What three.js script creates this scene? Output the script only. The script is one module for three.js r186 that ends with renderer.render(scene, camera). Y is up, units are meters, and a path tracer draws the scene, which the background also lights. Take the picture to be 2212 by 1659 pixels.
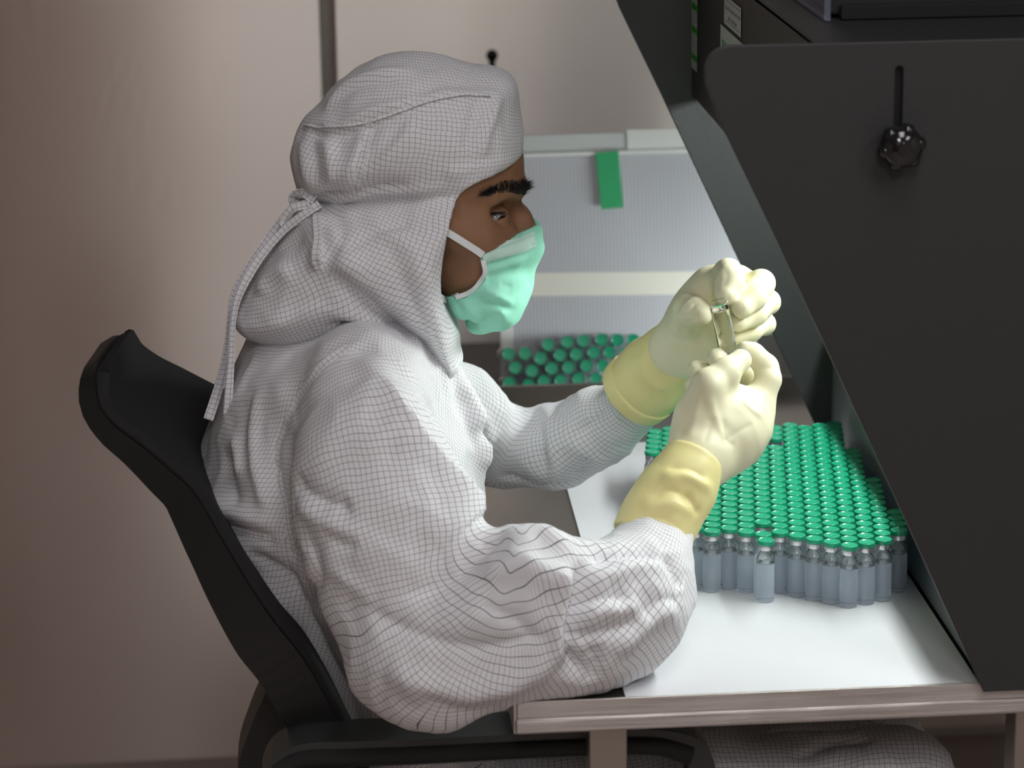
import * as THREE from 'three';
import { RectAreaLightUniformsLib } from 'three/addons/lights/RectAreaLightUniformsLib.js';
import { RoundedBoxGeometry } from 'three/addons/geometries/RoundedBoxGeometry.js';
import { mergeGeometries, mergeVertices, toCreasedNormals } from 'three/addons/utils/BufferGeometryUtils.js';
import { createNoise3D } from 'simplex-noise';

// ------------------------------------------------------------------ camera, lights, exposure
const scene = new THREE.Scene();
scene.background = new THREE.Color(0, 0, 0);
const W = 2212, H = 1659, F = 5800, D2R = Math.PI / 180;
const camera = new THREE.PerspectiveCamera(2 * Math.atan(H / 2 / F) / D2R, W / H, 0.05, 30);
camera.rotation.order = 'YXZ';
camera.rotation.set(-15.5 * D2R, -4.2 * D2R, -0.8 * D2R);
camera.position.set(-2.37 * Math.tan(4.2 * D2R), 1.68, 2.37);
camera.focus = 2.47; camera.userData.fStop = 6.5;
camera.updateMatrixWorld();
scene.add(camera);
const renderer = new THREE.WebGLRenderer({ antialias: true });
renderer.toneMapping = THREE.LinearToneMapping;
renderer.toneMappingExposure = 1.0;
renderer.shadowMap.enabled = true;
RectAreaLightUniformsLib.init();
const LAMP = 36, CEIL = 4.55;

// ------------------------------------------------------------------ helpers
const V = (x, y, z) => new THREE.Vector3(x, y, z);
const CX = W / 2, CY = H / 2;
function ray(px, py) { return V((px - CX) / F, -(py - CY) / F, -1).applyQuaternion(camera.quaternion).normalize(); }
const onZ = (px, py, z = 0) => { const d = ray(px, py); return camera.position.clone().addScaledVector(d, (z - camera.position.z) / d.z); };
const onY = (px, py, y) => { const d = ray(px, py); return camera.position.clone().addScaledVector(d, (y - camera.position.y) / d.y); };
const onX = (px, py, x) => { const d = ray(px, py); return camera.position.clone().addScaledVector(d, (x - camera.position.x) / d.x); };
const PX = 1 / 2400;                                  // metres in one photo pixel near the man
const sstep = (a, b, x) => { const t = Math.max(0, Math.min(1, (x - a) / (b - a))); return t * t * (3 - 2 * t); };
let seed = 7;
const rnd = () => { seed = (seed * 1664525 + 1013904223) >>> 0; return seed / 4294967296; };
const rr = (a, b) => a + (b - a) * rnd();
const noise3 = createNoise3D(rnd), noiseB = createNoise3D(rnd);
const used = {};
const numbered = n => { const k = used[n] = (used[n] ?? -1) + 1; return k ? n + '_' + String(k).padStart(3, '0') : n; };
function shade(o) { o.traverse(m => { if (m.isMesh) { m.castShadow = true; m.receiveShadow = true; } }); return o; }
function mesh(name, geo, mat, parent) { const m = new THREE.Mesh(geo, mat); m.name = name; m.castShadow = m.receiveShadow = true; (parent ?? scene).add(m); return m; }
function thing(name, label, category, group, pos) {
  const g = new THREE.Group(); g.name = numbered(name); g.userData = { label, category };
  if (group) g.userData.group = group; if (pos) g.position.copy(pos); scene.add(g); return g;
}
function struct(name, geo, mat, label) { const m = mesh(name, geo, mat); m.userData = { kind: 'structure', label, category: name.split('_')[0] }; return m; }
function box(x0, x1, y0, y1, z0, z1, r = 0) {
  const w = x1 - x0, h = y1 - y0, d = z1 - z0;
  const g = r ? new RoundedBoxGeometry(w, h, d, 2, r) : new THREE.BoxGeometry(w, h, d);
  g.translate((x0 + x1) / 2, (y0 + y1) / 2, (z0 + z1) / 2); return g;
}
const strip = g => { const o = g.index ? g.toNonIndexed() : g; for (const k of Object.keys(o.attributes)) if (!['position', 'normal', 'uv'].includes(k)) o.deleteAttribute(k); return o; };
const join = l => mergeGeometries(l.map(strip));
function prism(pts, depth, bevel = 0, holes = []) {   // pts in x,y, extruded along +z
  const s = new THREE.Shape(pts.map(p => new THREE.Vector2(p[0], p[1])));
  for (const h of holes) s.holes.push(new THREE.Path(h.map(p => new THREE.Vector2(p[0], p[1]))));
  return new THREE.ExtrudeGeometry(s, { depth, bevelEnabled: bevel > 0, bevelSize: bevel, bevelThickness: bevel, bevelSegments: 2, curveSegments: 12 });
}
function tube(pts, r, seg = 40, rad = 8, closed = false) { return new THREE.TubeGeometry(new THREE.CatmullRomCurve3(pts, closed, 'centripetal'), seg, r, rad, closed); }
// a flat band of given width and thickness swept along points, its broad side facing nrm
function ribbon(pts, width, thick, nrm, seg = 60, twist = 0) {
  const c = new THREE.CatmullRomCurve3(pts, false, 'centripetal'), pos = [], uv = [], idx = [], len = c.getLength();
  for (let i = 0; i <= seg; i++) {
    const t = i / seg, p = c.getPointAt(t), T = c.getTangentAt(t), n = nrm.clone().applyAxisAngle(T, twist * Math.sin(t * 7)).addScaledVector(T, -nrm.dot(T)).normalize(), s = T.clone().cross(n).normalize();
    const w = typeof width === 'function' ? width(t) : width;
    [[-1, 1], [1, 1], [1, -1], [-1, -1]].forEach(([a, b]) => { const q = p.clone().addScaledVector(s, a * w / 2).addScaledVector(n, b * thick / 2); pos.push(q.x, q.y, q.z); uv.push(a * w / 2 + 0.5 * w, t * len); });
    if (i) for (let k = 0; k < 4; k++) { const a = (i - 1) * 4 + k, b = (i - 1) * 4 + (k + 1) % 4; idx.push(a, a + 4, b, b, a + 4, b + 4); }
  }
  idx.push(0, 1, 2, 0, 2, 3); const e = seg * 4; idx.push(e, e + 2, e + 1, e, e + 3, e + 2);
  const g = new THREE.BufferGeometry(); g.setAttribute('position', new THREE.Float32BufferAttribute(pos, 3)); g.setAttribute('uv', new THREE.Float32BufferAttribute(uv, 2)); g.setIndex(idx);
  const o = g.toNonIndexed(); o.computeVertexNormals(); return o;
}

// ------------------------------------------------------------------ textures and materials
function dataTex(n, fn, srgb, m = n) {
  const d = new Uint8Array(n * m * 4);
  for (let y = 0; y < m; y++) for (let x = 0; x < n; x++) { const c = fn(x / n, y / m, x, y); d.set([c[0], c[1], c[2], 255].map(v => Math.max(0, Math.min(255, v))), (y * n + x) * 4); }
  const t = new THREE.DataTexture(d, n, m); t.wrapS = t.wrapT = THREE.RepeatWrapping; t.magFilter = THREE.LinearFilter; t.minFilter = THREE.LinearMipmapLinearFilter; t.generateMipmaps = true;
  if (srgb) t.colorSpace = THREE.SRGBColorSpace; t.needsUpdate = true; return t;
}
const rep = (t, u, v) => { const c = t.clone(); c.repeat.set(u, v); c.needsUpdate = true; return c; };
// periodic value noise for tiling textures
const lat = Array.from({ length: 4096 }, () => rnd());
function vn(x, y, px, py) { const xi = Math.floor(x), yi = Math.floor(y), f = x - xi, g = y - yi, s = f * f * (3 - 2 * f), t = g * g * (3 - 2 * g); const h = (a, b) => lat[(((a % px + px) % px) * 61 + ((b % py + py) % py) * 131) & 4095]; return (h(xi, yi) * (1 - s) + h(xi + 1, yi) * s) * (1 - t) + (h(xi, yi + 1) * (1 - s) + h(xi + 1, yi + 1) * s) * t; }
// white clean-room cloth with a woven carbon-thread grid, 5 mm pitch: 4 x 4 cells a tile
const gridTex = dataTex(512, (u, v) => {
  const a = Math.abs(((u * 4) % 1) - 0.5), b = Math.abs(((v * 4) % 1) - 0.5), weave = (vn(u * 128, v * 128, 128, 128) - 0.5) * 7;
  const ln = d => Math.max(0, Math.min(1, (0.042 - d) / 0.02)), k = Math.max(ln(a), ln(b)) * (0.80 + 0.2 * vn(u * 64, v * 64, 64, 64));
  return [233 + weave - 158 * k, 233 + weave - 162 * k, 236 + weave - 158 * k];
}, true);
const weaveBump = dataTex(256, (u, v) => { const c = 120 + 60 * Math.sin(u * 64 * Math.PI * 2) * Math.sin(v * 64 * Math.PI * 2) + (vn(u * 32, v * 32, 32, 32) - 0.5) * 60; return [c, c, c]; });
const grain = dataTex(256, (u, v) => { const c = 128 + (vn(u * 128, v * 128, 128, 128) - 0.5) * 150 + (vn(u * 32, v * 32, 32, 32) - 0.5) * 60; return [c, c, c]; });
const brushed = dataTex(512, (u, v) => { const c = 150 + (vn(u * 6, v * 256, 6, 256) - 0.5) * 60 + (vn(u * 16, v * 512, 16, 512) - 0.5) * 40 + (vn(u * 3, v * 12, 3, 12) - 0.5) * 36; return [c, c, c]; });
const wavy = dataTex(256, (u, v) => { const c = 128 + (vn(u * 5, v * 3, 5, 3) - 0.5) * 140 + (vn(u * 9, v * 8, 9, 8) - 0.5) * 50 + (vn(u * 4, v * 128, 4, 128) - 0.5) * 0.8; return [c, c, c]; });
const blotch = dataTex(256, (u, v) => { const c = 128 + (vn(u * 4, v * 4, 4, 4) - 0.5) * 90 + (vn(u * 12, v * 12, 12, 12) - 0.5) * 60 + (vn(u * 40, v * 40, 40, 40) - 0.5) * 30; return [c, c, c]; });
const std = (o) => new THREE.MeshStandardMaterial(o), phys = (o) => new THREE.MeshPhysicalMaterial(o);
const lin = (r, g, b) => new THREE.Color().setRGB(r, g, b);
const M = {
  cloth: phys({ map: rep(gridTex, 53, 53), bumpMap: rep(weaveBump, 60, 60), bumpScale: 0.0001, roughness: 0.78, sheen: 0.3, sheenRoughness: 0.6, side: THREE.DoubleSide }),
  clothEdge: std({ color: '#d9d8dc', roughness: 0.85 }),
  skin: phys({ color: lin(0.30, 0.155, 0.083), roughness: 0.5, bumpMap: rep(grain, 60, 60), bumpScale: 0.00025, specularIntensity: 0.7 }),
  hair: std({ color: lin(0.008, 0.006, 0.005), roughness: 0.5 }),
  eye: std({ color: lin(0.32, 0.3, 0.29), roughness: 0.15 }),
  iris: std({ color: lin(0.02, 0.012, 0.008), roughness: 0.1 }),
  mask: phys({ color: lin(0.36, 0.86, 0.66), roughness: 0.75, bumpMap: rep(weaveBump, 40, 40), bumpScale: 0.0003, sheen: 0.4 }),
  maskPale: phys({ color: lin(0.66, 0.93, 0.82), roughness: 0.75, bumpMap: rep(weaveBump, 40, 40), bumpScale: 0.0003 }),
  loop: std({ color: lin(0.78, 0.82, 0.82), roughness: 0.8 }),
  glove: phys({ color: lin(0.80, 0.75, 0.52), roughness: 0.52, bumpMap: rep(grain, 40, 40), bumpScale: 0.00004, sheen: 0.2 }),
  cuff: phys({ color: lin(0.80, 0.72, 0.33), roughness: 0.5, bumpMap: rep(grain, 40, 40), bumpScale: 0.00004 }),
  steel: phys({ color: lin(0.62, 0.58, 0.55), metalness: 1, roughness: 0.36, bumpMap: rep(brushed, 1, 1), bumpScale: 0.0003 }),
  steelWall: phys({ color: lin(0.9, 0.835, 0.77), metalness: 1, roughness: 0.34, bumpMap: rep(wavy, 0.55, 0.55), bumpScale: 0.016, anisotropy: 0.95, anisotropyRotation: Math.PI / 2 }),
  steelDimmed: phys({ color: lin(0.20, 0.183, 0.165), metalness: 0.9, roughness: 0.3, bumpMap: rep(brushed, 2, 2), bumpScale: 0.0001 }),  // steel darkened to stand in for the dark surroundings it mirrors
  benchTop: std({ color: lin(0.022, 0.019, 0.017), roughness: 0.55, bumpMap: rep(grain, 20, 20), bumpScale: 0.0001 }),
  steelDark: phys({ color: lin(0.42, 0.38, 0.35), metalness: 1, roughness: 0.4 }),
  liner: phys({ color: lin(0.36, 0.39, 0.385), metalness: 0.85, roughness: 0.42, bumpMap: rep(grain, 30, 30), bumpScale: 0.0001 }),
  blackPaint: std({ color: lin(0.03, 0.0315, 0.0315), roughness: 0.42, bumpMap: rep(grain, 40, 40), bumpScale: 0.0003 }),
  blackGloss: phys({ color: lin(0.008, 0.008, 0.009), roughness: 0.12, clearcoat: 0.6 }),
  board: phys({ color: lin(0.70, 0.705, 0.735), roughness: 0.38, bumpMap: rep(grain, 6, 6), bumpScale: 0.0001 }),
  chairPlastic: std({ color: lin(0.014, 0.0145, 0.014), roughness: 0.36, bumpMap: rep(grain, 60, 60), bumpScale: 0.0002 }),
  armPlastic: std({ color: lin(0.03, 0.033, 0.032), roughness: 0.3, bumpMap: rep(grain, 60, 60), bumpScale: 0.0001 }),
  chairMesh: std({ color: lin(0.008, 0.008, 0.009), roughness: 0.9, bumpMap: rep(weaveBump, 10, 10), bumpScale: 0.0012 }),
  piping: std({ color: lin(0.05, 0.05, 0.052), roughness: 0.9, bumpMap: rep(weaveBump, 20, 20), bumpScale: 0.002 }),
  capGreen: phys({ color: lin(0.008, 0.36, 0.19), roughness: 0.28, clearcoat: 0.35, clearcoatRoughness: 0.15 }),
  alu: phys({ color: lin(0.78, 0.78, 0.8), metalness: 1, roughness: 0.32 }),
  glass: phys({ color: lin(0.997, 0.999, 0.998), roughness: 0.02, transmission: 1, thickness: 0, ior: 1.75 }),
  liquid: phys({ color: lin(1, 1, 1), roughness: 0.0, transmission: 1, thickness: 0.015, ior: 1.34 }),
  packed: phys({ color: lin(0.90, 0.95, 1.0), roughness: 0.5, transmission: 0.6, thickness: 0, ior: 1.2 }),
  whitenedLiquid: phys({ color: lin(0.90, 0.955, 1.0), roughness: 0.0, transmission: 0.87, thickness: 0.015, ior: 1.34 }),  // clear liquid whitened so the standing vials look lit
  glassWall: phys({ color: lin(0.99, 1, 0.995), roughness: 0.0, transmission: 1, thickness: 0.001, ior: 1.47 }),
  rubber: std({ color: lin(0.42, 0.43, 0.44), roughness: 0.7 }),
  tape: std({ color: lin(0.03, 0.42, 0.16), roughness: 0.6 }),
  paper: std({ color: lin(0.68, 0.70, 0.68), roughness: 0.8 }),
  acrylic: phys({ color: lin(0.75, 0.8, 0.95), roughness: 0.08, transmission: 0.85, thickness: 0, ior: 1.49 }),
  wallPaint: std({ color: lin(0.5, 0.47, 0.43), roughness: 0.8 }),
  doorRed: std({ color: lin(0.16, 0.028, 0.018), roughness: 0.6 }),
  floorMat: std({ color: lin(0.5, 0.42, 0.38), roughness: 0.45, bumpMap: rep(blotch, 3, 3), bumpScale: 0.0005 }),
  ceilMat: std({ color: lin(0.36, 0.35, 0.34), roughness: 0.9 }),
  dark: std({ color: lin(0.004, 0.004, 0.004), roughness: 0.8 }),
};
const lampGlow = (c, k) => std({ color: 0x000000, emissive: c, emissiveIntensity: k });

// ------------------------------------------------------------------ the room
const WALLZ = -1.5, RX0 = -2.6, RX1 = 2.4, RZ1 = 3.9, CEILY = 2.75;
{
  struct('floor', box(RX0 - 0.1, RX1 + 0.1, -0.1, 0, WALLZ - 0.2, RZ1 + 0.1), M.floorMat, 'dark smooth clean room floor under the chair');
  struct('ceiling', box(RX0 - 0.1, RX1 + 0.1, CEILY, CEILY + 0.1, WALLZ - 0.2, RZ1 + 0.1), M.ceilMat, 'pale flat ceiling over the inspection room');
  struct('wall_left', box(RX0 - 0.1, RX0, 0, CEILY, WALLZ - 0.2, RZ1), M.wallPaint, 'plain painted wall behind the office chair');
  struct('wall_right', box(RX1, RX1 + 0.1, 0, CEILY, WALLZ - 0.2, RZ1), M.wallPaint, 'plain painted wall behind the black hood');
  struct('wall_front', box(RX0 - 0.1, RX1 + 0.1, 0, CEILY, RZ1, RZ1 + 0.1), M.wallPaint, 'plain painted wall facing the steel panels');
  // brushed steel panelled back wall
  const wb = struct('wall_back', box(RX0 - 0.1, RX1 + 0.1, 0, CEILY, WALLZ - 0.12, WALLZ - 0.03), M.steelDark, 'brushed stainless steel panelled wall behind the man');
  const xs = onZ(713, 100, WALLZ).x, xe = RX1;
  const panel = (x0, x1, y0, y1, z1) => {
    const g = new RoundedBoxGeometry(x1 - x0, y1 - y0, 0.03, 2, 0.004); g.translate((x0 + x1) / 2, (y0 + y1) / 2, z1 - 0.015);
    const p = g.attributes.position, uv = g.attributes.uv; for (let i = 0; i < p.count; i++) uv.setXY(i, p.getX(i), p.getY(i));
    return mesh('steel_panel', g, M.steelWall, wb);
  };
  panel(RX0, xs - 0.012, 0.018, CEILY, WALLZ);
  const pr = panel(xs + 0.006, xe, 0.018, CEILY, WALLZ + 0.004);
  // keyhole escutcheon in the panel
  const k = onZ(1063, 133, WALLZ + 0.005);
  const kg = join([new THREE.CylinderGeometry(0.0085, 0.0085, 0.003, 20).rotateX(Math.PI / 2).translate(k.x, k.y + 0.009, k.z), box(k.x - 0.0045, k.x + 0.0045, k.y - 0.017, k.y + 0.009, k.z - 0.0015, k.z + 0.0015)]);
  mesh('keyhole', kg, M.dark, pr);
  const b = mesh('baseboard_back', box(RX0, RX1, 0, 0.017, WALLZ - 0.03, WALLZ - 0.012), M.steel); b.userData = { kind: 'structure', label: 'recessed steel skirting strip under the steel panels', category: 'baseboard' };
  // door behind the photographer, mirrored dimly in the steel
  const d = struct('door_1', box(-2.2, -0.72, 0, 2.2, RZ1 - 0.05, RZ1), M.doorRed, 'reddish brown flush door in the wall facing the steel panels');
  mesh('door_handle', join([box(-0.87, -0.77, 1.0, 1.02, RZ1 - 0.1, RZ1 - 0.085, 0.004), box(-0.795, -0.775, 0.99, 1.03, RZ1 - 0.1, RZ1 - 0.05)]), M.steel, d);
  // recessed ceiling lights
  for (const [x, z, w, h, nm, k] of [[0.35, 1.3, 0.55, 1.2, 'over the front of the bench', 0.8], [1.45, 2.3, 0.55, 1.2, 'in front of the black hood', 1], [-0.22, 2.95, 0.4, 1.2, 'near the reddish brown door', 2.3]]) {
    const t = thing('ceiling_light', 'recessed rectangular ceiling light panel ' + nm, 'light', 'ceiling lights', V(x, CEILY, z));
    mesh('frame', join([box(-w / 2 - 0.03, w / 2 + 0.03, -0.012, 0, -h / 2 - 0.03, -h / 2), box(-w / 2 - 0.03, w / 2 + 0.03, -0.012, 0, h / 2, h / 2 + 0.03), box(-w / 2 - 0.03, -w / 2, -0.012, 0, -h / 2, h / 2), box(w / 2, w / 2 + 0.03, -0.012, 0, -h / 2, h / 2)]), M.ceilMat, t);
    mesh('diffuser', box(-w / 2, w / 2, -0.006, 0, -h / 2, h / 2), lampGlow(lin(1, 0.96, 0.97), CEIL * 0.5 * k), t);
    const l = new THREE.RectAreaLight(lin(1, 0.965, 0.98), CEIL * k, w, h); l.position.set(0, -0.008, 0); l.rotation.x = -Math.PI / 2; t.add(l); l.name = 'panel_light';
  }
}

// ------------------------------------------------------------------ bench, white board, hood
const T = 0.815;
const TF = onY(1700, 1503, T).z;                         // front edge of the bench top
const TL = onY(1117, 1530, T).x, TR = 1.15, TB = -0.66;
{
  const t = thing('steel_bench', 'stainless steel bench with raised lip carrying the black hood', 'bench', null, V(TL, 0, 0));
  const R = (x0, x1, y0, y1, z0, z1, r) => box(x0 - TL, x1 - TL, y0, y1, z0, z1, r);
  mesh('bench_top', R(TL + 0.003, TR, T - 0.012, T, TB, TF), M.steelDimmed, t);
  mesh('front_lip', R(TL, TR, T - 0.010, T + 0.0055, TF, TF + 0.0028, 0.001), M.steel, t);
  mesh('front_rail', R(TL - 0.002, TR, T - 0.0235, T - 0.0095, TF - 0.012, TF + 0.0055, 0.003), M.steel, t);
  mesh('side_lip', R(TL - 0.0035, TL, T - 0.0235, T + 0.0065, TB, TF + 0.003, 0.0012), M.steel, t);
  mesh('back_lip', R(TL, TR, T - 0.036, T + 0.02, TB - 0.004, TB, 0.001), M.steelDimmed, t);
  const lx = onZ(1310, 1620, TF - 0.03).x;
  for (const [x, z] of [[lx, TF - 0.032], [onZ(2222, 1600, TF - 0.03).x, TF - 0.032], [lx + 0.02, TB + 0.03], [TR - 0.05, TB + 0.03]]) {
    const leg = mesh('leg', R(x - 0.0165, x + 0.0165, 0, T - 0.012, z - 0.0165, z + 0.0165, 0.002), M.steelDark, t);
    mesh('foot', new THREE.CylinderGeometry(0.02, 0.024, 0.02, 16).translate(x - TL, 0.01, z), M.rubber, leg);
  }
  mesh('stretcher', R(lx, TR - 0.05, 0.16, 0.19, TB + 0.015, TB + 0.045, 0.003), M.steelDark, t);

  // white board
  const y = T + 0.003, a = onY(1357, 1523, y), b = onY(2122, 1487, y), c = onY(1233, 1083, y);
  const zb = -0.47, zf = TF - 0.004, lx0 = a.x, lx1 = a.x + (c.x - a.x) * (zb - a.z) / (c.z - a.z), rx = b.x;
  const g = prism([[lx0, -zf], [rx, -zf], [rx, -zb], [lx1, -zb]], 0.0028, 0.0002); g.rotateX(-Math.PI / 2); g.translate(0, T + 0.0002, 0);
  const bd = mesh('white_board', g, M.board); bd.userData = { label: 'smooth white board lying on the steel bench under the vials', category: 'board' };
}
const BY = T + 0.0032;                                   // top of the board
// hood
const HZ = onY(2124, 1484, BY).z, HF = onY(1790, 976, BY).z, XB = onY(2124, 1484, BY).x;
const fasc = onZ(1494, 200, HF + 0.002), XF = fasc.x, YF = fasc.y, HTOP = onZ(1800, 94, HZ).y;
const hoodGroup = 'things fixed to the black hood';
{
  const t = thing('inspection_hood', 'matte black inspection hood with slanted side panels on steel bench', 'hood', null, V(XB, T, 0));
  const off = g => g.translate(-XB, -T, 0);
  const XR = XB + 0.42;
  const P2 = (px, py, z = HZ) => { const p = onZ(px, py, z); return [p.x, p.y]; };
  // side panel outline in world x,y, shared by both sides
  const arc = []; const c0 = P2(1576, 148), rx = c0[0] - P2(1523, 148)[0], ry = HTOP - c0[1];
  for (let i = 0; i <= 10; i++) { const a = Math.PI / 2 + i / 10 * Math.PI / 2; arc.push([c0[0] + rx * Math.cos(a), c0[1] + ry * Math.sin(a)]); }
  const low = P2(2125, 1486), out = [[XR, HTOP], ...arc, P2(1525, 178), P2(1558, 264), P2(1671, 500), P2(1890, 975), [low[0], T + 0.001], [XR, T + 0.001]];
  const sc = P2(1938, 240), slot = [], sw = 0.0042; const st = P2(1940, 150)[1], sb = P2(1940, 345)[1];
  for (let i = 0; i <= 8; i++) { const a = i / 8 * Math.PI; slot.push([sc[0] + sw * Math.cos(a), st + sw * Math.sin(a)]); }
  for (let i = 0; i <= 8; i++) { const a = Math.PI + i / 8 * Math.PI; slot.push([sc[0] + sw * Math.cos(a), sb + sw * Math.sin(a)]); }
  mesh('slot_backing', off(box(sc[0] - 0.012, sc[0] + 0.012, sb - 0.012, st + 0.012, HZ - 0.0009, HZ - 0.0002)), M.dark, t);
  const near = mesh('side_panel', off(prism(out, 0.003, 0.0011, [slot]).translate(0, 0, HZ)), M.blackPaint, t);
    const far = mesh('side_panel', off(prism(out, 0.003, 0.0011).translate(0, 0, HF - 0.0022)), M.blackPaint, t);
  mesh('fascia', off(box(XF, XF + 0.003, YF, HTOP, HF + 0.002, HZ - 0.003)), M.blackPaint, t);
  mesh('fascia_return', off(box(XF, XF + 0.03, YF - 0.002, YF, HF + 0.002, HZ - 0.003)), M.blackPaint, t);
  mesh('roof_panel', off(box(XF, XR, HTOP - 0.003, HTOP - 0.0005, HF, HZ)), M.blackPaint, t);
  mesh('rear_panel', off(box(XR - 0.003, XR, T, HTOP - 0.003, HF, HZ)), M.blackPaint, t);
  mesh('back_plate', off(box(XB + 0.002, XB + 0.005, BY + 0.0005, T + 0.168, HF + 0.002, HZ - 0.0025)), M.liner, t);
  mesh('back_shelf', off(box(XB + 0.005, XR - 0.003, T + 0.15, T + 0.168, HF + 0.002, HZ - 0.0025)), M.blackPaint, t);
  // strip lamp under the roof, behind the fascia
  const lx = XB + 0.078, ly = YF + 0.053, lz = (HZ + HF) / 2, lw = 0.665;
  const fx = mesh('lamp_housing', off(box(lx - 0.045, lx + 0.055, ly + 0.026, HTOP - 0.003, lz - lw / 2 - 0.006, lz + lw / 2 + 0.006, 0.003)), M.liner, t);
  mesh('lamp_tube', off(new THREE.CylinderGeometry(0.012, 0.012, lw, 20).rotateX(Math.PI / 2).translate(lx + 0.008, ly + 0.016, lz)), lampGlow(lin(0.93, 1, 0.96), 12), fx);
  const l = new THREE.RectAreaLight(lin(0.93, 1.0, 0.965), LAMP, 0.05, lw); l.position.set(lx - XB, ly - T + 0.003, lz); l.name = 'strip_light';
  { const dir = V(-1.25, -1, 0).normalize(), z = dir.clone().negate(), x = V(0, 0, 1).cross(z).normalize(), m = new THREE.Matrix4().makeBasis(x, z.clone().cross(x), z); l.quaternion.setFromRotationMatrix(m); }
  t.add(l);
  // clamping knob in the slot
  const kp = onZ(1948, 318, HZ + 0.022);
  const kn = mesh('clamp_knob', off(new THREE.LatheGeometry([[0, 0.012], [0.006, 0.0115], [0.0125, 0.009], [0.0165, 0.004], [0.0175, -0.002], [0.0168, -0.008], [0.012, -0.011], [0.008, -0.013], [0.007, -0.021], [0, -0.021]].map(p => new THREE.Vector2(...p)), 40).rotateX(Math.PI / 2).translate(kp.x, kp.y, kp.z - 0.001)), M.blackGloss, t);
  const lob = []; for (let i = 0; i < 6; i++) { const a = i / 6 * Math.PI * 2 + 0.2; lob.push(new THREE.SphereGeometry(0.0065, 14, 10).scale(1, 1, 1.15).translate(kp.x + 0.0135 * Math.cos(a), kp.y + 0.0135 * Math.sin(a), kp.z - 0.001)); }
  mesh('grip_lobes', off(join(lob)), M.blackGloss, kn);
  mesh('screw_cap', off(new THREE.CylinderGeometry(0.0055, 0.006, 0.003, 20).rotateX(Math.PI / 2).translate(kp.x, kp.y, kp.z + 0.0115)), M.blackGloss, kn);

  // labels on the fascia (canvas print on real thin stickers)
  const label = (name, corners, w, h, draw, desc, cat) => {     // corners: [z0, z1, y0, y1] on the fascia
    const cv = document.createElement('canvas'); cv.width = w; cv.height = h; const c = cv.getContext('2d'); draw(c, w, h);
    const tx = new THREE.CanvasTexture(cv); tx.colorSpace = THREE.SRGBColorSpace;
    const [z0, z1, y0, y1] = corners, g = new THREE.PlaneGeometry(z1 - z0, y1 - y0); g.rotateY(-Math.PI / 2); g.translate(XF - 0.0007, (y0 + y1) / 2, (z0 + z1) / 2);
    const s = mesh(name, join([g]), std({ map: tx, roughness: 0.6 })); s.userData = { label: desc, category: cat, group: hoodGroup };
    return s;
  };
  const zy = (px, py) => { const p = onX(px, py, XF); return [p.z, p.y]; };
  { const [z0, y1] = zy(1566, -12), [z1, y0] = zy(1602, 74);
    const yb = zy(1566, 50)[1], h = y1 - yb;
    label('name_label', [z0, z1, yb, y1], 512, 400, (c, w, h) => { c.fillStyle = '#c9cdc9'; c.fillRect(0, 0, w, h); c.fillStyle = '#141414'; c.fillRect(20, 50, w - 40, 8); c.fillRect(20, h - 62, w - 40, 8); c.font = 'bold 54px sans-serif'; c.textAlign = 'center'; c.save(); c.translate(w / 2, 150); c.scale(0.78, 1.5); c.fillText('Visual Inspection Hood', 0, 20); c.restore(); c.save(); c.translate(w / 2, 285); c.scale(0.9, 1.5); c.fillText('503 189 000', 0, 20); c.restore(); }, 'small white printed name label between black rules on hood front', 'label'); }
  { const [z0, y1] = zy(1558, 52), [z1] = zy(1640, 110), y0 = zy(1558, 120)[1];
    label('green_letter_label', [z0, z1, y0, y1], 512, 300, (c, w, h) => { c.fillStyle = '#c3cfc4'; c.fillRect(0, 0, w, h); c.fillStyle = '#dfe6d2'; c.fillRect(w * 0.62, 0, w * 0.38, h); c.fillStyle = '#12895a'; c.font = 'bold 150px sans-serif'; c.save(); c.translate(14, 235); c.scale(0.6, 1); c.fillText('PVI', 0, 0); c.restore(); }, 'pale sticker with green letters half hidden by the side panel', 'label'); }
  { const z0 = HF + 0.004, [z1] = zy(1507, 150), y1 = HTOP - 0.004, y0 = zy(1500, 150)[1];
    label('status_label_strip', [z0, z1, y0, y1], 128, 1024, (c, w, h) => {
      c.fillStyle = '#a9aca4'; c.fillRect(0, 0, w, h);
      for (let i = 0; i < 60; i++) { c.fillStyle = ['#7d827b', '#8f938c', '#6f746e'][i % 3]; c.fillRect(14 + (i * 37) % 30, 12 + i * 17, 40 + (i * 53) % 50, 5); }
      for (const y of [0.18, 0.42, 0.62, 0.86]) { c.fillStyle = '#3aa52e'; c.fillRect(0, h * y, w, 62); c.fillStyle = '#157a10'; c.fillRect(26, h * y + 8, 76, 46); }
    }, 'long narrow strip of grey paper labels with green blocks on hood', 'label'); }
  // on the roof: clear acrylic sheet and a black case
  const ax = onY(1795, 46, HTOP).x, az = onY(1795, 46, HTOP).z;
  const ag = box(ax - 0.006, ax, HTOP, HTOP + 0.16, HF + 0.06, az, 0.0012);
  const ac = mesh('acrylic_sheet', ag, M.acrylic); ac.userData = { label: 'clear acrylic sheet standing on edge on the hood roof', category: 'sheet', group: hoodGroup };
  const bc = thing('black_case', 'large black case standing on the hood roof beside acrylic', 'case', null, V(ax + 0.2, HTOP, 0));
  mesh('case_body', box(-0.197, 0.25, 0.002, 0.2, HF + 0.08, az - 0.02, 0.004), M.blackPaint, bc);
  mesh('case_foot_rail', box(-0.19, 0.25, 0, 0.012, az - 0.019, az - 0.004, 0.002), M.blackPaint, bc);
}

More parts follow.
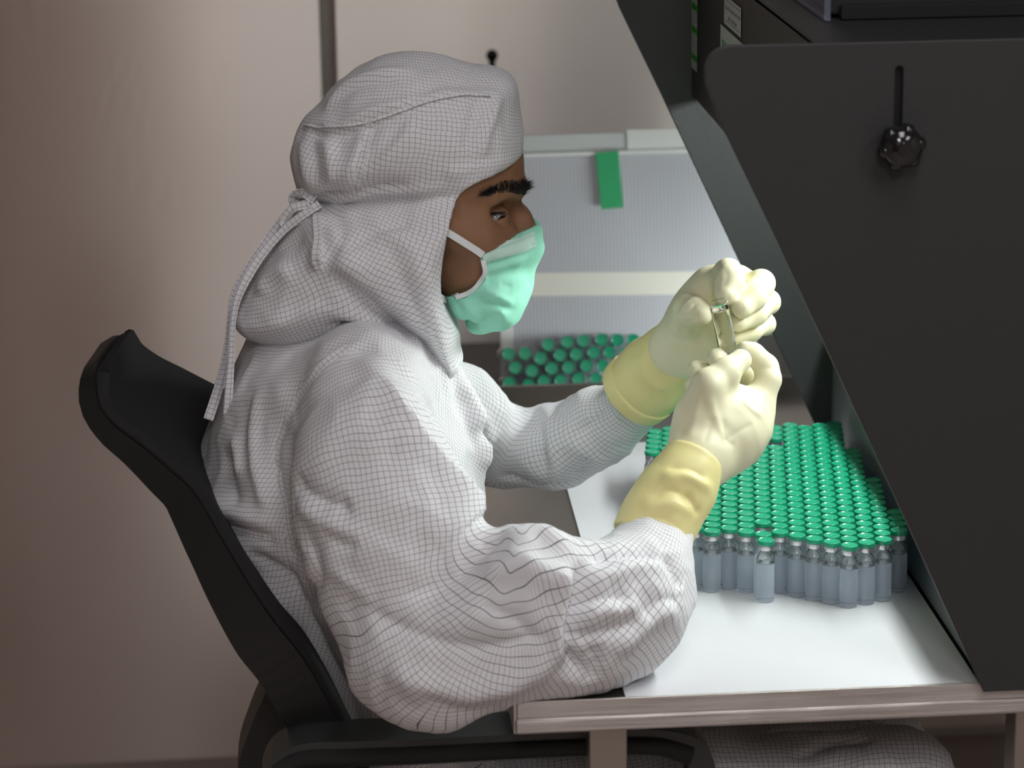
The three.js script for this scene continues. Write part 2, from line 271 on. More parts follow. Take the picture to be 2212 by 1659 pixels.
// ------------------------------------------------------------------ second bench and the leaning bin of vials behind
const binTilt = 15 * D2R, binN = V(0.04, Math.sin(binTilt), Math.cos(binTilt)).normalize(), binO = onZ(1085, 880, -0.82);
const onBin = (px, py, off = 0) => { const d = ray(px, py), o = binO.clone().addScaledVector(binN, off), t = o.clone().sub(camera.position).dot(binN) / d.dot(binN); return camera.position.clone().addScaledVector(d, t); };
const binU = V(1, 0, 0).addScaledVector(binN, -binN.x).normalize(), binW = binN.clone().cross(binU).normalize();
const BINBOT = onBin(1085, 1010).clone();
{
  const t = thing('side_bench', 'low dark topped side bench behind the main bench under the bin', 'bench', null, V(0.2, 0, -1.0));
  const ty = BINBOT.y - 0.016;
  mesh('bench_top', box(-0.3, 0.9, ty - 0.03, ty, -0.48, 0.28, 0.003), M.benchTop, t);
  for (const [x, z] of [[-0.27, 0.24], [0.87, 0.24], [-0.27, -0.45], [0.87, -0.45]]) mesh('leg', box(x - 0.016, x + 0.016, 0, ty - 0.03, z - 0.016, z + 0.016, 0.002), M.steelDark, t);
  // added lamp, unseen behind the hood, put in to brighten the bin
  const lt = thing('added_bin_lamp', 'added unseen strip lamp on a post brightening the plastic bin', 'lamp', null, V(0.62, ty, -0.7));
  mesh('base', new THREE.CylinderGeometry(0.06, 0.065, 0.015, 28).translate(0, 0.0075, 0), M.blackPaint, lt);
  mesh('post', new THREE.CylinderGeometry(0.009, 0.009, 0.23, 16).translate(0, 0.125, 0), M.steel, lt);
  const hp = V(-0.03, 0.22, 0), hd = V(-1, -0.16, -0.2).normalize(), hx = V(0, 0, 1).cross(hd.clone().negate()).normalize(), hm = new THREE.Matrix4().makeBasis(hx, hd.clone().negate().cross(hx), hd.clone().negate());
  const place = (g, o) => g.applyMatrix4(hm.clone().setPosition(hp.clone().addScaledVector(hd, o)));
  const hs = mesh('lamp_head', place(new RoundedBoxGeometry(0.06, 0.36, 0.03, 2, 0.006), -0.012), M.blackPaint, lt);
  mesh('diffuser', place(new THREE.BoxGeometry(0.045, 0.34, 0.004), 0.004), lampGlow(lin(0.93, 1, 0.98), 8), hs);
  const sl = new THREE.RectAreaLight(lin(0.93, 1, 0.99), 34, 0.045, 0.34); sl.name = 'lamp_light'; sl.quaternion.setFromRotationMatrix(hm); sl.position.copy(hp).addScaledVector(hd, 0.008); lt.add(sl);
  const b = thing('plastic_bin', 'translucent white fluted plastic bin leaning behind the bench with green tape', 'bin', null, BINBOT);
  const back = -0.062, q = (px, py, off) => onBin(px, py, off).sub(BINBOT);
  // a sheet between pixel corners on the bin's plane, with thickness
  const sheet = (cs, off, th) => {
    const p = cs.map(c => q(c[0], c[1], off)), o = p[0], pts = p.map(v => [v.clone().sub(o).dot(binU), v.clone().sub(o).dot(binW)]);
    const g = prism(pts, th, 0); g.applyMatrix4(new THREE.Matrix4().makeBasis(binU, binW, binN).setPosition(o)); return g;
  };
  const flute = dataTex(64, u => { const c = 128 + 90 * Math.cos(u * Math.PI * 2); return [c, c, c]; });
  const fluted = phys({ color: lin(0.68, 0.70, 0.74), roughness: 0.5, bumpMap: rep(flute, 210, 1), bumpScale: 0.0009, transmission: 0.25, thickness: 0 });
  const pale = phys({ color: lin(0.82, 0.85, 0.82), roughness: 0.55 }), rimM = phys({ color: lin(0.6, 0.64, 0.63), roughness: 0.5 });
  mesh('back_sheet', sheet([[1076, 1010], [1640, 1010], [1620, 277], [1122, 293]], back, 0.003), fluted, b);
  mesh('rim_strip', sheet([[1130, 338], [1620, 322], [1620, 278], [1122, 294]], back + 0.0032, 0.0015), rimM, b);
  mesh('rim_bead', sheet([[1131, 341], [1620, 325], [1620, 317], [1130, 333]], back + 0.005, 0.003), pale, b);
  mesh('white_band', sheet([[1100, 640], [1640, 634], [1640, 585], [1104, 590]], back + 0.0032, 0.0008), std({ color: lin(0.88, 0.88, 0.78), roughness: 0.6 }), b);
  mesh('paper_patch', sheet([[1356, 334], [1620, 326], [1620, 276], [1354, 281]], back + 0.006, 0.0005), pale, b);
  mesh('green_tape', sheet([[1299, 452], [1346, 448], [1336, 326], [1286, 330]], back + 0.0095, 0.0004), M.tape, b);
  // side wall and bottom
  const o0 = q(1080, 1010, back), sideUp = q(1081, 890, back).sub(o0);
  const wall = (o, a, bb, th) => { const n = a.clone().cross(bb).normalize(); const g = prism([[0, 0], [1, 0], [1, 1], [0, 1]], 1, 0); g.applyMatrix4(new THREE.Matrix4().makeBasis(a, bb, n.multiplyScalar(th)).setPosition(o)); return g; };
  mesh('side_wall', wall(o0, binN.clone().multiplyScalar(0.062), sideUp.clone().multiplyScalar(0.98), -0.002), pale, b);
  mesh('side_seam', sheet([[1080, 1010], [1108, 1010], [1108, 660], [1082, 660]], back + 0.0033, 0.0012), pale, b);
  mesh('bottom_sheet', wall(q(1076, 1010, back), binN.clone().multiplyScalar(0.062), q(1640, 1010, back).sub(q(1076, 1010, back)), 0.003), pale, b);
}

// ------------------------------------------------------------------ office chair
{
  const yaw = 6 * D2R, fw = V(Math.cos(yaw), 0, Math.sin(yaw)), wd = V(-Math.sin(yaw), 0, Math.cos(yaw));   // wd points at the camera
  const c0 = V(-0.2, 0, 0);
  const t = thing('office_chair', 'black office chair with padded mesh backrest and loop armrests', 'chair', null, c0);
  const HWD = 0.185;
  // centre-line profile: near rim pixels taken back to the chair's middle plane
  const rimPx = [[186, 838], [204, 893], [238, 934], [297, 981], [356, 1034], [403, 1081], [474, 1182], [533, 1270], [592, 1347], [651, 1418], [698, 1495], [746, 1598], [775, 1690], [790, 1760]];
  const hwAt = v => 0.102 + (HWD - 0.102) * sstep(0.05, 0.6, v);
  const prof = rimPx.map(([x, y], i) => { const h = hwAt(i / 13), p = onZ(x, y, h).addScaledVector(wd, -h); return [p.x - c0.x, p.y]; });
  prof.unshift([prof[0][0] - 0.003, prof[0][1] + 0.005]);
  const curve = new THREE.CatmullRomCurve3(prof.map(p => V(p[0], p[1], 0)), false, 'centripetal');
  const NV = 60, NU = 24, L = curve.getLength();
  const at = (v, u, off) => {                    // v 0..1 down, u -1..1, off along the backward normal
    const p = curve.getPointAt(v), tg = curve.getTangentAt(v), n = V(tg.y, -tg.x, 0); if (n.x > 0) n.negate();
    const s = v * L, hw = hwAt(v) - (s < 0.06 ? 0.06 * (1 - Math.sqrt(Math.max(0, 1 - (1 - s / 0.06) ** 2))) : 0) - 0.02 * Math.max(0, v - 0.75) / 0.25;
    const bow = -0.03 * (1 - u * u) * Math.sin(Math.min(1, v * 1.6) * Math.PI / 2);
    const a = p.x + n.x * off + bow, y = p.y + n.y * off;
    return fw.clone().multiplyScalar(a).add(V(0, y, 0)).addScaledVector(wd, u * hw + (1 - u) * 0);
  };
  const slab = (o0, o1, us, v0 = 0, v1 = 1) => {           // closed slab between two offset surfaces
    const pos = [], uv = [], idx = [], row = (NU + 1) * 2;
    for (let i = 0; i <= NV; i++) for (let k = 0; k < 2; k++) for (let j = 0; j <= NU; j++) {
      const v = v0 + (v1 - v0) * i / NV, u = (j / NU * 2 - 1) * us, off = k ? (typeof o1 === 'function' ? o1(v, u) : o1) : o0, p = at(v, u, off); pos.push(p.x, p.y, p.z); uv.push(u * HWD, v * L);
    }
    for (let i = 0; i < NV; i++) for (let j = 0; j < NU; j++) { const a = i * row + j, b = a + row; idx.push(a, b, a + 1, a + 1, b, b + 1); const c = a + NU + 1, d = c + row; idx.push(c, c + 1, d, c + 1, d + 1, d); }
    for (let i = 0; i < NV; i++) for (const j of [0, NU]) { const a = i * row + j, b = a + row, c = a + NU + 1, d = c + row; j ? idx.push(a, b, c, c, b, d) : idx.push(a, c, b, c, d, b); }
    for (const i of [0, NV]) for (let j = 0; j < NU; j++) { const a = i * row + j, c = a + NU + 1; i ? idx.push(a, c, a + 1, a + 1, c, c + 1) : idx.push(a, a + 1, c, a + 1, c + 1, c); }
    const g = new THREE.BufferGeometry(); g.setAttribute('position', new THREE.Float32BufferAttribute(pos, 3)); g.setAttribute('uv', new THREE.Float32BufferAttribute(uv, 2)); g.setIndex(idx); return toCreasedNormals(g, 0.7);
  };
  const shell = mesh('back_shell', slab(0.0, (v, u) => 0.014 + 0.03 * Math.min(1, v * 1.7) * (0.35 + 0.65 * u * u), 1), M.chairPlastic, t);
  const pad = mesh('back_pad', slab(-0.012, -0.0005, 0.955, 0.012, 0.99), M.chairMesh, t);
  const pp = []; for (let i = 0; i <= 50; i++) pp.push(at(0.02 + 0.96 * i / 50, 0.965, -0.006)); const pf = []; for (let i = 0; i <= 50; i++) pf.push(at(0.02 + 0.96 * i / 50, -0.965, -0.006));
  mesh('piping', tube(pp, 0.006, 120, 8), M.piping, pad); mesh('piping', tube(pf, 0.006, 120, 8), M.piping, pad);
  const W3 = (px, py, z) => onZ(px, py, z).sub(c0);
  // loop armrests
  for (const s of [1, -1]) {
    const zc = 0.205, mir = p => s > 0 ? p : p.clone().addScaledVector(wd, -2 * p.dot(wd) + 0.0);
    const path = [[592, 1672], [606, 1636], [650, 1610], [760, 1603], [900, 1598], [1100, 1588], [1290, 1580], [1420, 1580], [1490, 1600], [1512, 1650], [1490, 1740], [1400, 1810], [1250, 1840]].map(([x, y]) => mir(W3(x, y, zc)));
    const arm = mesh('armrest', ribbon(path, tt => 0.05 - 0.014 * Math.max(0, tt - 0.55), 0.022, V(0, 1, 0), 90), M.armPlastic, t);
    mesh('arm_bead', tube(path.slice(1, 9).map(p => p.clone().addScaledVector(wd, s * 0.024).add(V(0, -0.004, 0))), 0.0085, 60, 10), M.chairPlastic, arm);
  }
  const seatY = 0.56;
  const seat = mesh('seat', new RoundedBoxGeometry(0.48, 0.07, 0.46, 4, 0.03).rotateY(-yaw).translate(0.14, seatY - 0.035, 0), M.chairMesh, t);
  mesh('seat_shell', new RoundedBoxGeometry(0.42, 0.03, 0.4, 3, 0.012).rotateY(-yaw).translate(0.14, seatY - 0.08, 0), M.chairPlastic, seat);
  const sp = [W3(610, 1470, 0.02), W3(572, 1560, 0.02), W3(548, 1650, 0.02), W3(580, 1760, 0.02), V(-0.02, seatY - 0.1, 0), V(0.1, seatY - 0.1, 0)];
  mesh('spine_bracket', ribbon(sp, 0.07, 0.03, V(1, 0.3, 0), 40), M.chairPlastic, t);
  mesh('gas_column', new THREE.CylinderGeometry(0.025, 0.028, 0.34, 24).translate(0.13, 0.29, 0), M.blackGloss, t);
  for (let i = 0; i < 5; i++) {
    const a = i / 5 * Math.PI * 2 + 0.3, d = V(Math.cos(a), 0, Math.sin(a));
    const leg = mesh('base_arm', ribbon([V(0.13, 0.115, 0), V(0.13, 0.11, 0).addScaledVector(d, 0.15), V(0.13, 0.075, 0).addScaledVector(d, 0.29)], 0.045, 0.025, V(0, 1, 0), 16), M.chairPlastic, t);
    mesh('caster', new THREE.CylinderGeometry(0.027, 0.027, 0.045, 20).rotateX(Math.PI / 2).rotateY(-a).translate(0.13 + d.x * 0.29, 0.027, d.z * 0.29), M.chairPlastic, leg);
  }
}

// ------------------------------------------------------------------ signed distance modelling for the man
const smin = (a, b, k) => { const h = Math.max(k - Math.abs(a - b), 0) / k; return Math.min(a, b) - h * h * k * 0.25; };
const smax = (a, b, k) => -smin(-a, -b, k);
function cone(a, b, ra, rb, zs = 1) {                    // tapered capsule; zs < 1 flattens in z
  const ax = a.x, ay = a.y, az = a.z, dx = b.x - ax, dy = b.y - ay, dz = (b.z - az), dd = dx * dx + dy * dy + dz * dz || 1e-9;
  return (x, y, z) => { const px = x - ax, py = y - ay, pz = z - az, t = Math.max(0, Math.min(1, (px * dx + py * dy + pz * dz) / dd)); const ex = px - dx * t, ey = py - dy * t, ez = (pz - dz * t) / zs; return (Math.sqrt(ex * ex + ey * ey + ez * ez) - (ra + (rb - ra) * t)) * Math.min(1, zs); };
}
function ell(c, rx, ry, rz, rot = 0) { const m = Math.min(rx, ry, rz), cs = Math.cos(rot), sn = Math.sin(rot); return (x, y, z) => { const a = x - c.x, b = y - c.y, px = (a * cs + b * sn) / rx, py = (-a * sn + b * cs) / ry, pz = (z - c.z) / rz; return (Math.sqrt(px * px + py * py + pz * pz) - 1) * m; }; }
// chain of [px, py, z, radius in photo pixels]
function chain(list, k = 0.02, zs = 1) {
  const f = []; for (let i = 0; i + 1 < list.length; i++) { const a = list[i], b = list[i + 1]; f.push(cone(onZ(a[0], a[1], a[2]), onZ(b[0], b[1], b[2]), a[3] * PX, b[3] * PX, zs)); }
  return (x, y, z) => { let d = f[0](x, y, z); for (let i = 1; i < f.length; i++) d = smin(d, f[i](x, y, z), k); return d; };
}
function poly2(pts) {                                    // signed distance to a closed x,y outline
  const n = pts.length;
  return (x, y) => {
    let d = 1e9, s = 1;
    for (let i = 0, j = n - 1; i < n; j = i++) {
      const ex = pts[j][0] - pts[i][0], ey = pts[j][1] - pts[i][1], wx = x - pts[i][0], wy = y - pts[i][1], t = Math.max(0, Math.min(1, (wx * ex + wy * ey) / (ex * ex + ey * ey))), bx = wx - ex * t, by = wy - ey * t;
      d = Math.min(d, bx * bx + by * by);
      const c1 = y >= pts[i][1], c2 = y < pts[j][1], c3 = ex * wy > ey * wx; if ((c1 && c2 && c3) || (!c1 && !c2 && !c3)) s = -s;
    }
    return s * Math.sqrt(d);
  };
}
function smoothLoop(px, z, seg = 4) {                    // pixel outline -> smoothed world x,y outline on plane z
  const c = new THREE.CatmullRomCurve3(px.map(p => { const w = onZ(p[0], p[1], z); return V(w.x, w.y, 0); }), true, 'centripetal');
  return c.getPoints(px.length * seg).slice(0, -1).map(p => [p.x, p.y]);
}
function inflate(px, zc, Wz, R) {                        // a profile outline blown up sideways
  const d2 = poly2(smoothLoop(px, zc)), m = Math.min(Wz, R);
  return (x, y, z) => { const s = Math.max(0, 1 + d2(x, y) / R), q = (z - zc) / Wz; return (Math.sqrt(s * s + q * q) - 1) * m; };
}
// naive surface nets over a box, with coarse block skipping
function surfaceNet(f, lo, hi, h) {
  const nx = Math.ceil((hi.x - lo.x) / h) + 1, ny = Math.ceil((hi.y - lo.y) / h) + 1, nz = Math.ceil((hi.z - lo.z) / h) + 1, B = 6;
  const val = new Float32Array(nx * ny * nz).fill(1), id = (i, j, k) => (k * ny + j) * nx + i, live = [];
  for (let k = 0; k < nz; k += B) for (let j = 0; j < ny; j += B) for (let i = 0; i < nx; i += B) {
    const c = f(lo.x + (i + B / 2) * h, lo.y + (j + B / 2) * h, lo.z + (k + B / 2) * h), near = Math.abs(c) < B * h * 1.5;
    for (let kk = k; kk < Math.min(nz, k + B); kk++) for (let jj = j; jj < Math.min(ny, j + B); jj++) for (let ii = i; ii < Math.min(nx, i + B); ii++) val[id(ii, jj, kk)] = near ? f(lo.x + ii * h, lo.y + jj * h, lo.z + kk * h) : Math.sign(c) * 9;
  }
  const vid = new Int32Array(nx * ny * nz).fill(-1), pos = [], quads = [];
  const E = [[0, 1], [2, 3], [4, 5], [6, 7], [0, 2], [1, 3], [4, 6], [5, 7], [0, 4], [1, 5], [2, 6], [3, 7]];
  for (let k = 0; k < nz - 1; k++) for (let j = 0; j < ny - 1; j++) for (let i = 0; i < nx - 1; i++) {
    const c = [], b = id(i, j, k); let m = 0;
    for (let q = 0; q < 8; q++) { const v = val[b + (q & 1) + ((q >> 1) & 1) * nx + (q >> 2) * nx * ny]; c.push(v); if (v < 0) m |= 1 << q; }
    if (m === 0 || m === 255) continue;
    let x = 0, y = 0, z = 0, n = 0;
    for (const [a, e] of E) { if ((c[a] < 0) === (c[e] < 0)) continue; const t = c[a] / (c[a] - c[e]); x += (a & 1) + ((e & 1) - (a & 1)) * t; y += ((a >> 1) & 1) + (((e >> 1) & 1) - ((a >> 1) & 1)) * t; z += (a >> 2) + ((e >> 2) - (a >> 2)) * t; n++; }
    vid[b] = pos.length / 3; pos.push(lo.x + (i + x / n) * h, lo.y + (j + y / n) * h, lo.z + (k + z / n) * h);
  }
  for (let k = 1; k < nz - 1; k++) for (let j = 1; j < ny - 1; j++) for (let i = 1; i < nx - 1; i++) {
    const b = id(i, j, k), s = val[b] < 0;
    const q = (o, d1, d2) => { if (s === (val[b + o] < 0)) return; const A = vid[b], Bv = vid[b - d1], C = vid[b - d1 - d2], Dv = vid[b - d2]; if (A < 0 || Bv < 0 || C < 0 || Dv < 0) return; s ? quads.push(A, Bv, C, A, C, Dv) : quads.push(A, C, Bv, A, Dv, C); };
    q(1, nx, nx * ny); q(nx, nx * ny, 1); q(nx * ny, 1, nx);
  }
  return { pos, idx: quads };
}
const grad = (f, x, y, z, e = 0.001) => { const g = V(f(x + e, y, z) - f(x - e, y, z), f(x, y + e, z) - f(x, y - e, z), f(x, y, z + e) - f(x, y, z - e)); const l = g.length(); return { n: g.multiplyScalar(1 / (l || 1)), l: l / (2 * e) }; };
function march(f, px, py) {                              // where the camera's view of a pixel meets the surface
  const d = ray(px, py), p = camera.position.clone().addScaledVector(d, 1.5);
  for (let i = 0; i < 260; i++) { const v = f(p.x, p.y, p.z); if (v < 0.0004) break; p.addScaledVector(d, Math.max(0.0006, v * 0.6)); if (p.z < -0.7) return null; }
  return p;
}
// folds: [amplitude mm (+ ridge, - crease), width mm, [[px,py],...]] laid on the surface as 3-D curves
function foldSet(f, list, gain = 1) {
  return list.map(([a, w, pts, cusp]) => {
    const c = new THREE.CatmullRomCurve3(pts.map(p => V(p[0], p[1], 0)), false, 'centripetal').getPoints(Math.max(6, pts.length * 4));
    const w3 = c.map(p => march(f, p.x, p.y)).filter(Boolean); if (w3.length < 2) return null;
    const bb = new THREE.Box3().setFromPoints(w3).expandByScalar(w * 0.0035);
    return { a: a * gain / 1000, w: w / 1000, pts: w3, bb, cusp };
  }).filter(Boolean);
}
function foldAt(folds, p) {
  let s = 0;
  for (const F of folds) {
    if (!F.bb.containsPoint(p)) continue;
    let best = 1e9, bt = 0; const n = F.pts.length - 1;
    for (let i = 0; i < n; i++) { const a = F.pts[i], b = F.pts[i + 1], dx = b.x - a.x, dy = b.y - a.y, dz = b.z - a.z, wx = p.x - a.x, wy = p.y - a.y, wz = p.z - a.z, t = Math.max(0, Math.min(1, (wx * dx + wy * dy + wz * dz) / (dx * dx + dy * dy + dz * dz + 1e-12))), d = (wx - dx * t) ** 2 + (wy - dy * t) ** 2 + (wz - dz * t) ** 2; if (d < best) { best = d; bt = (i + t) / n; } }
    const d = Math.sqrt(best) / F.w; if (d > 3) continue;
    s += F.a * Math.sin(Math.min(1, Math.max(0.06, Math.min(bt, 1 - bt) * 4)) * Math.PI / 2) * (F.cusp ? Math.exp(-d * 1.3) : F.a < 0 ? Math.exp(-d * 1.6) * (1 + d * 0.6) : Math.exp(-d * d));
  }
  return s;
}
function sculpt(f, lo, hi, h, { disp, uvOf, smooth = 0, snap = 2 } = {}) {
  const { pos, idx } = surfaceNet(f, lo, hi, h), n = pos.length / 3, base = new Float32Array(n * 3);
  for (let i = 0; i < n; i++) {
    const p = V(pos[i * 3], pos[i * 3 + 1], pos[i * 3 + 2]);
    for (let k = 0; k < snap; k++) { const g = grad(f, p.x, p.y, p.z), v = f(p.x, p.y, p.z); p.addScaledVector(g.n, Math.max(-h * 0.5, Math.min(h * 0.5, -v / Math.max(g.l, 0.4)))); }
    base.set([p.x, p.y, p.z], i * 3);
    if (disp) { const g = grad(f, p.x, p.y, p.z, 0.004); p.addScaledVector(g.n, disp(p, g.n)); }
    pos[i * 3] = p.x; pos[i * 3 + 1] = p.y; pos[i * 3 + 2] = p.z;
  }
  for (let s = 0; s < smooth; s++) {                     // light Laplacian pass
    const acc = new Float64Array(n * 3), cnt = new Int32Array(n);
    for (let t = 0; t < idx.length; t += 3) for (let e = 0; e < 3; e++) { const a = idx[t + e], b = idx[t + (e + 1) % 3]; for (let c = 0; c < 3; c++) { acc[a * 3 + c] += pos[b * 3 + c]; acc[b * 3 + c] += pos[a * 3 + c]; } cnt[a]++; cnt[b]++; }
    for (let i = 0; i < n; i++) for (let c = 0; c < 3; c++) pos[i * 3 + c] = pos[i * 3 + c] * 0.5 + acc[i * 3 + c] / cnt[i] * 0.5;
  }
  const g0 = new THREE.BufferGeometry(); g0.setAttribute('position', new THREE.Float32BufferAttribute(pos, 3)); g0.setIndex(idx); g0.computeVertexNormals();
  if (!uvOf) { const uv = []; for (let i = 0; i < n; i++) uv.push(pos[i * 3] + 0.3 * pos[i * 3 + 2], pos[i * 3 + 1] + 0.35 * pos[i * 3 + 2]); g0.setAttribute('uv', new THREE.Float32BufferAttribute(uv, 2)); return g0; }
  // garment pieces: every triangle belongs to one piece; vertices on a seam are doubled
  const nor = g0.attributes.normal.array, map = new Map(), P = [], N = [], U = [], I = [], cen = V(0, 0, 0), v = V(0, 0, 0);
  for (let t = 0; t < idx.length; t += 3) {
    const A = [idx[t], idx[t + 1], idx[t + 2]];
    cen.set(0, 0, 0); for (const a of A) cen.add(v.fromArray(base, a * 3)); cen.multiplyScalar(1 / 3);
    const piece = uvOf.pick(cen), us = A.map(a => uvOf.uv(piece, v.fromArray(base, a * 3))), per = uvOf.period(piece);
    for (let e = 1; e < 3; e++) { if (us[e][0] - us[0][0] > per / 2) us[e][0] -= per; else if (us[e][0] - us[0][0] < -per / 2) us[e][0] += per; }
    A.forEach((a, e) => { const key = a + '_' + piece + '_' + Math.round(us[e][0] * 2000); let k = map.get(key); if (k === undefined) { k = P.length / 3; map.set(key, k); P.push(pos[a * 3], pos[a * 3 + 1], pos[a * 3 + 2]); N.push(nor[a * 3], nor[a * 3 + 1], nor[a * 3 + 2]); U.push(us[e][0], us[e][1]); } I.push(k); });
  }
  const g = new THREE.BufferGeometry(); g.setAttribute('position', new THREE.Float32BufferAttribute(P, 3)); g.setAttribute('normal', new THREE.Float32BufferAttribute(N, 3)); g.setAttribute('uv', new THREE.Float32BufferAttribute(U, 2)); g.setIndex(I); return g;
}
// cloth wrapped round a bent axis: u round, v along
function axisMap(list, rad) {
  const c = new THREE.CatmullRomCurve3(list.map(a => onZ(a[0], a[1], a[2])), false, 'centripetal'), n = 60, pts = c.getSpacedPoints(n), L = c.getLength(), fr = c.computeFrenetFrames(n), per = 2 * Math.PI * rad;
  return { per, dist: p => { let b = 1e9; for (const q of pts) b = Math.min(b, q.distanceToSquared(p)); return Math.sqrt(b); },
    uv: p => { let b = 1e9; const ds = new Float64Array(n + 1); for (let i = 0; i <= n; i++) { const d = pts[i].distanceToSquared(p); ds[i] = d; if (d < b) b = d; }
      let s = 0, w = 0; for (let i = 0; i <= n; i++) { const e = (ds[i] - b) / 0.0008; if (e > 14) continue; const k = Math.exp(-e); s += i * k; w += k; } s /= w;
      const i0 = Math.min(n - 1, Math.floor(s)), f = s - i0, L2 = (A, B) => A.clone().lerp(B, f), d = p.clone().sub(L2(pts[i0], pts[i0 + 1]));
      return [Math.atan2(d.dot(L2(fr.binormals[i0], fr.binormals[i0 + 1])), d.dot(L2(fr.normals[i0], fr.normals[i0 + 1]))) * rad, s / n * L + d.dot(L2(fr.tangents[i0], fr.tangents[i0 + 1]))]; } };
}
const warp = (p, u) => [u[0] + 0.004 * noiseB(p.x * 9, p.y * 9, p.z * 9) + 0.0012 * noiseB(p.x * 30, p.y * 30, p.z * 30), u[1] + 0.004 * noiseB(p.x * 9 + 40, p.y * 9, p.z * 9) + 0.0012 * noiseB(p.x * 30, p.y * 30 + 20, p.z * 30)];
const bounds = (pts, m) => { const b = new THREE.Box3().setFromPoints(pts).expandByScalar(m); return [b.min, b.max]; };
const ridged = (x, y, z) => 1 - Math.abs(noise3(x, y, z));
// crumpled cloth: broad swells, long creases with sharp crests, fine crinkle
const crumple = (p, k = 1, sx = 1, sy = 1) => { const w = 0.35 * noiseB(p.x * 5, p.y * 5, p.z * 5); return k * (0.0042 * noise3(p.x * 7 * sx, p.y * 7 * sy, p.z * 7) + 0.0055 * (ridged(p.x * 9 * sx + 3 + w, p.y * 7 * sy + w, p.z * 8) - 0.6) + 0.0026 * (ridged(p.x * 21 * sx + w, p.y * 17 * sy + 7, p.z * 19) - 0.6) + 0.0009 * (ridged(p.x * 48 * sx, p.y * 44 * sy + 9, p.z * 46) - 0.6)); };
// cloth laid over a rounded form: side faces map flat, and the parts that turn away unroll outwards from (xc, yc)
const layFlat = (p, w, xc, yc, a, k = 0.75) => { const az = k * (w - Math.abs(p.z)), c = Math.cos(a), q = Math.sin(a), x = p.x + az * Math.tanh((p.x - xc) / 0.06), y = p.y + az * Math.tanh((p.y - yc) / 0.06); return [x * c - y * q, x * q + y * c]; };
// a stitched seam band lying on displaced cloth
const seamOn = (f, disp, pts, width) => { const c = new THREE.CatmullRomCurve3(pts.map(p => V(p[0], p[1], 0)), false, 'centripetal').getPoints(pts.length * 6), out = [], nn = V(0, 0, 0); for (const q of c) { const p = march(f, q.x, q.y); if (!p) continue; const n = grad(f, p.x, p.y, p.z, 0.004).n; nn.add(n); p.addScaledVector(n, disp(p) + 0.0006); if (out.length && out.at(-1).distanceTo(p) > 0.05) continue; out.push(p); } return ribbon(out, width, 0.0016, nn.normalize(), out.length * 3); };

// ------------------------------------------------------------------ the man
const man = thing('person', 'seated person in white gridded clean room suit holding up a vial', 'person', null, V(-0.1, 0, 0));
const manPart = (name, geo, mat, parent, label) => { const m = mesh(name, (parent ? geo : geo.translate(0.1, 0, 0)), mat, parent ?? man); if (label) m.userData.label = label; return m; };
const sub = (name, geo, mat, parent, label) => { const m = mesh(name, geo.translate(0.1, 0, 0), mat, parent); if (label) m.userData.label = label; return m; };

// arms, as [px, py, z, radius px]
const armR = [[770, 880, 0.15, 100], [800, 1010, 0.185, 140], [850, 1190, 0.215, 160], [905, 1400, 0.245, 150]];
const foreR = [[930, 1425, 0.245, 142], [1060, 1350, 0.245, 150], [1150, 1325, 0.245, 160], [1250, 1345, 0.235, 142], [1345, 1308, 0.215, 134], [1400, 1235, 0.185, 92], [1432, 1160, 0.16, 70]];
const armL = [[900, 830, -0.15, 90], [990, 890, -0.19, 95], [1085, 960, -0.23, 100]];
const foreL = [[1090, 965, -0.23, 100], [1200, 965, -0.2, 96], [1290, 925, -0.17, 92], [1390, 860, -0.13, 66]];
const axR = axisMap([[770, 860, 0.15], [800, 1010, 0.185], [832, 1190, 0.215], [872, 1330, 0.24], [965, 1435, 0.245], [1110, 1448, 0.24], [1250, 1400, 0.235], [1345, 1310, 0.215], [1400, 1235, 0.185], [1432, 1160, 0.16]], 0.35 / 2 / Math.PI), axL = axisMap([...armL, ...foreL.slice(1)], 0.265 / 2 / Math.PI);
const legR = [[960, 1790, 0.1, 165], [1500, 1745, 0.12, 160], [1930, 1700, 0.13, 128]], legL = [[980, 1770, -0.1, 165], [1500, 1690, -0.12, 155], [1880, 1640, -0.12, 128]];
const torso = inflate([[955, 735], [880, 700], [700, 690], [580, 700], [530, 740], [485, 830], [446, 930], [416, 1050], [436, 1150], [520, 1268], [600, 1392], [680, 1505], [745, 1625], [790, 1760], [880, 1880], [1100, 1890], [1170, 1740], [1090, 1500], [1050, 1300], [1030, 1150], [1040, 1030], [1020, 920], [985, 810]], 0, 0.17, 0.13);
const torsoAx = [onZ(760, 700, 0), onZ(780, 1150, 0), onZ(960, 1850, 0)];
const fArmR = chain(armR, 0.03, 0.72), fForeR = chain(foreR, 0.025, 0.8), fArmL = chain(armL, 0.03, 0.9), fForeL = chain(foreL, 0.02, 0.95), fLegR = chain(legR, 0.03), fLegL = chain(legL, 0.03);
const shinR = chain([[1930, 1700, 0.13, 125], [1900, 2100, 0.13, 110], [1840, 2560, 0.14, 90], [1830, 2760, 0.14, 70]], 0.03), shinL = chain([[1880, 1640, -0.12, 125], [1850, 2050, -0.12, 110], [1800, 2450, -0.12, 90], [1790, 2560, -0.12, 70]], 0.03);
const shoulders = chain([[790, 830, 0.12, 110], [800, 770, 0.0, 110], [860, 800, -0.13, 95]], 0.03);
const placket = chain([[975, 800, 0.03, 22], [1010, 900, 0.03, 24], [1032, 985, 0.03, 22], [1025, 1030, 0.03, 16]], 0.01);
const TABLE = (x, y, z) => x > TL - 0.006 && z < TF + 0.004 && z > TB ? T + 0.0052 - y : -1;
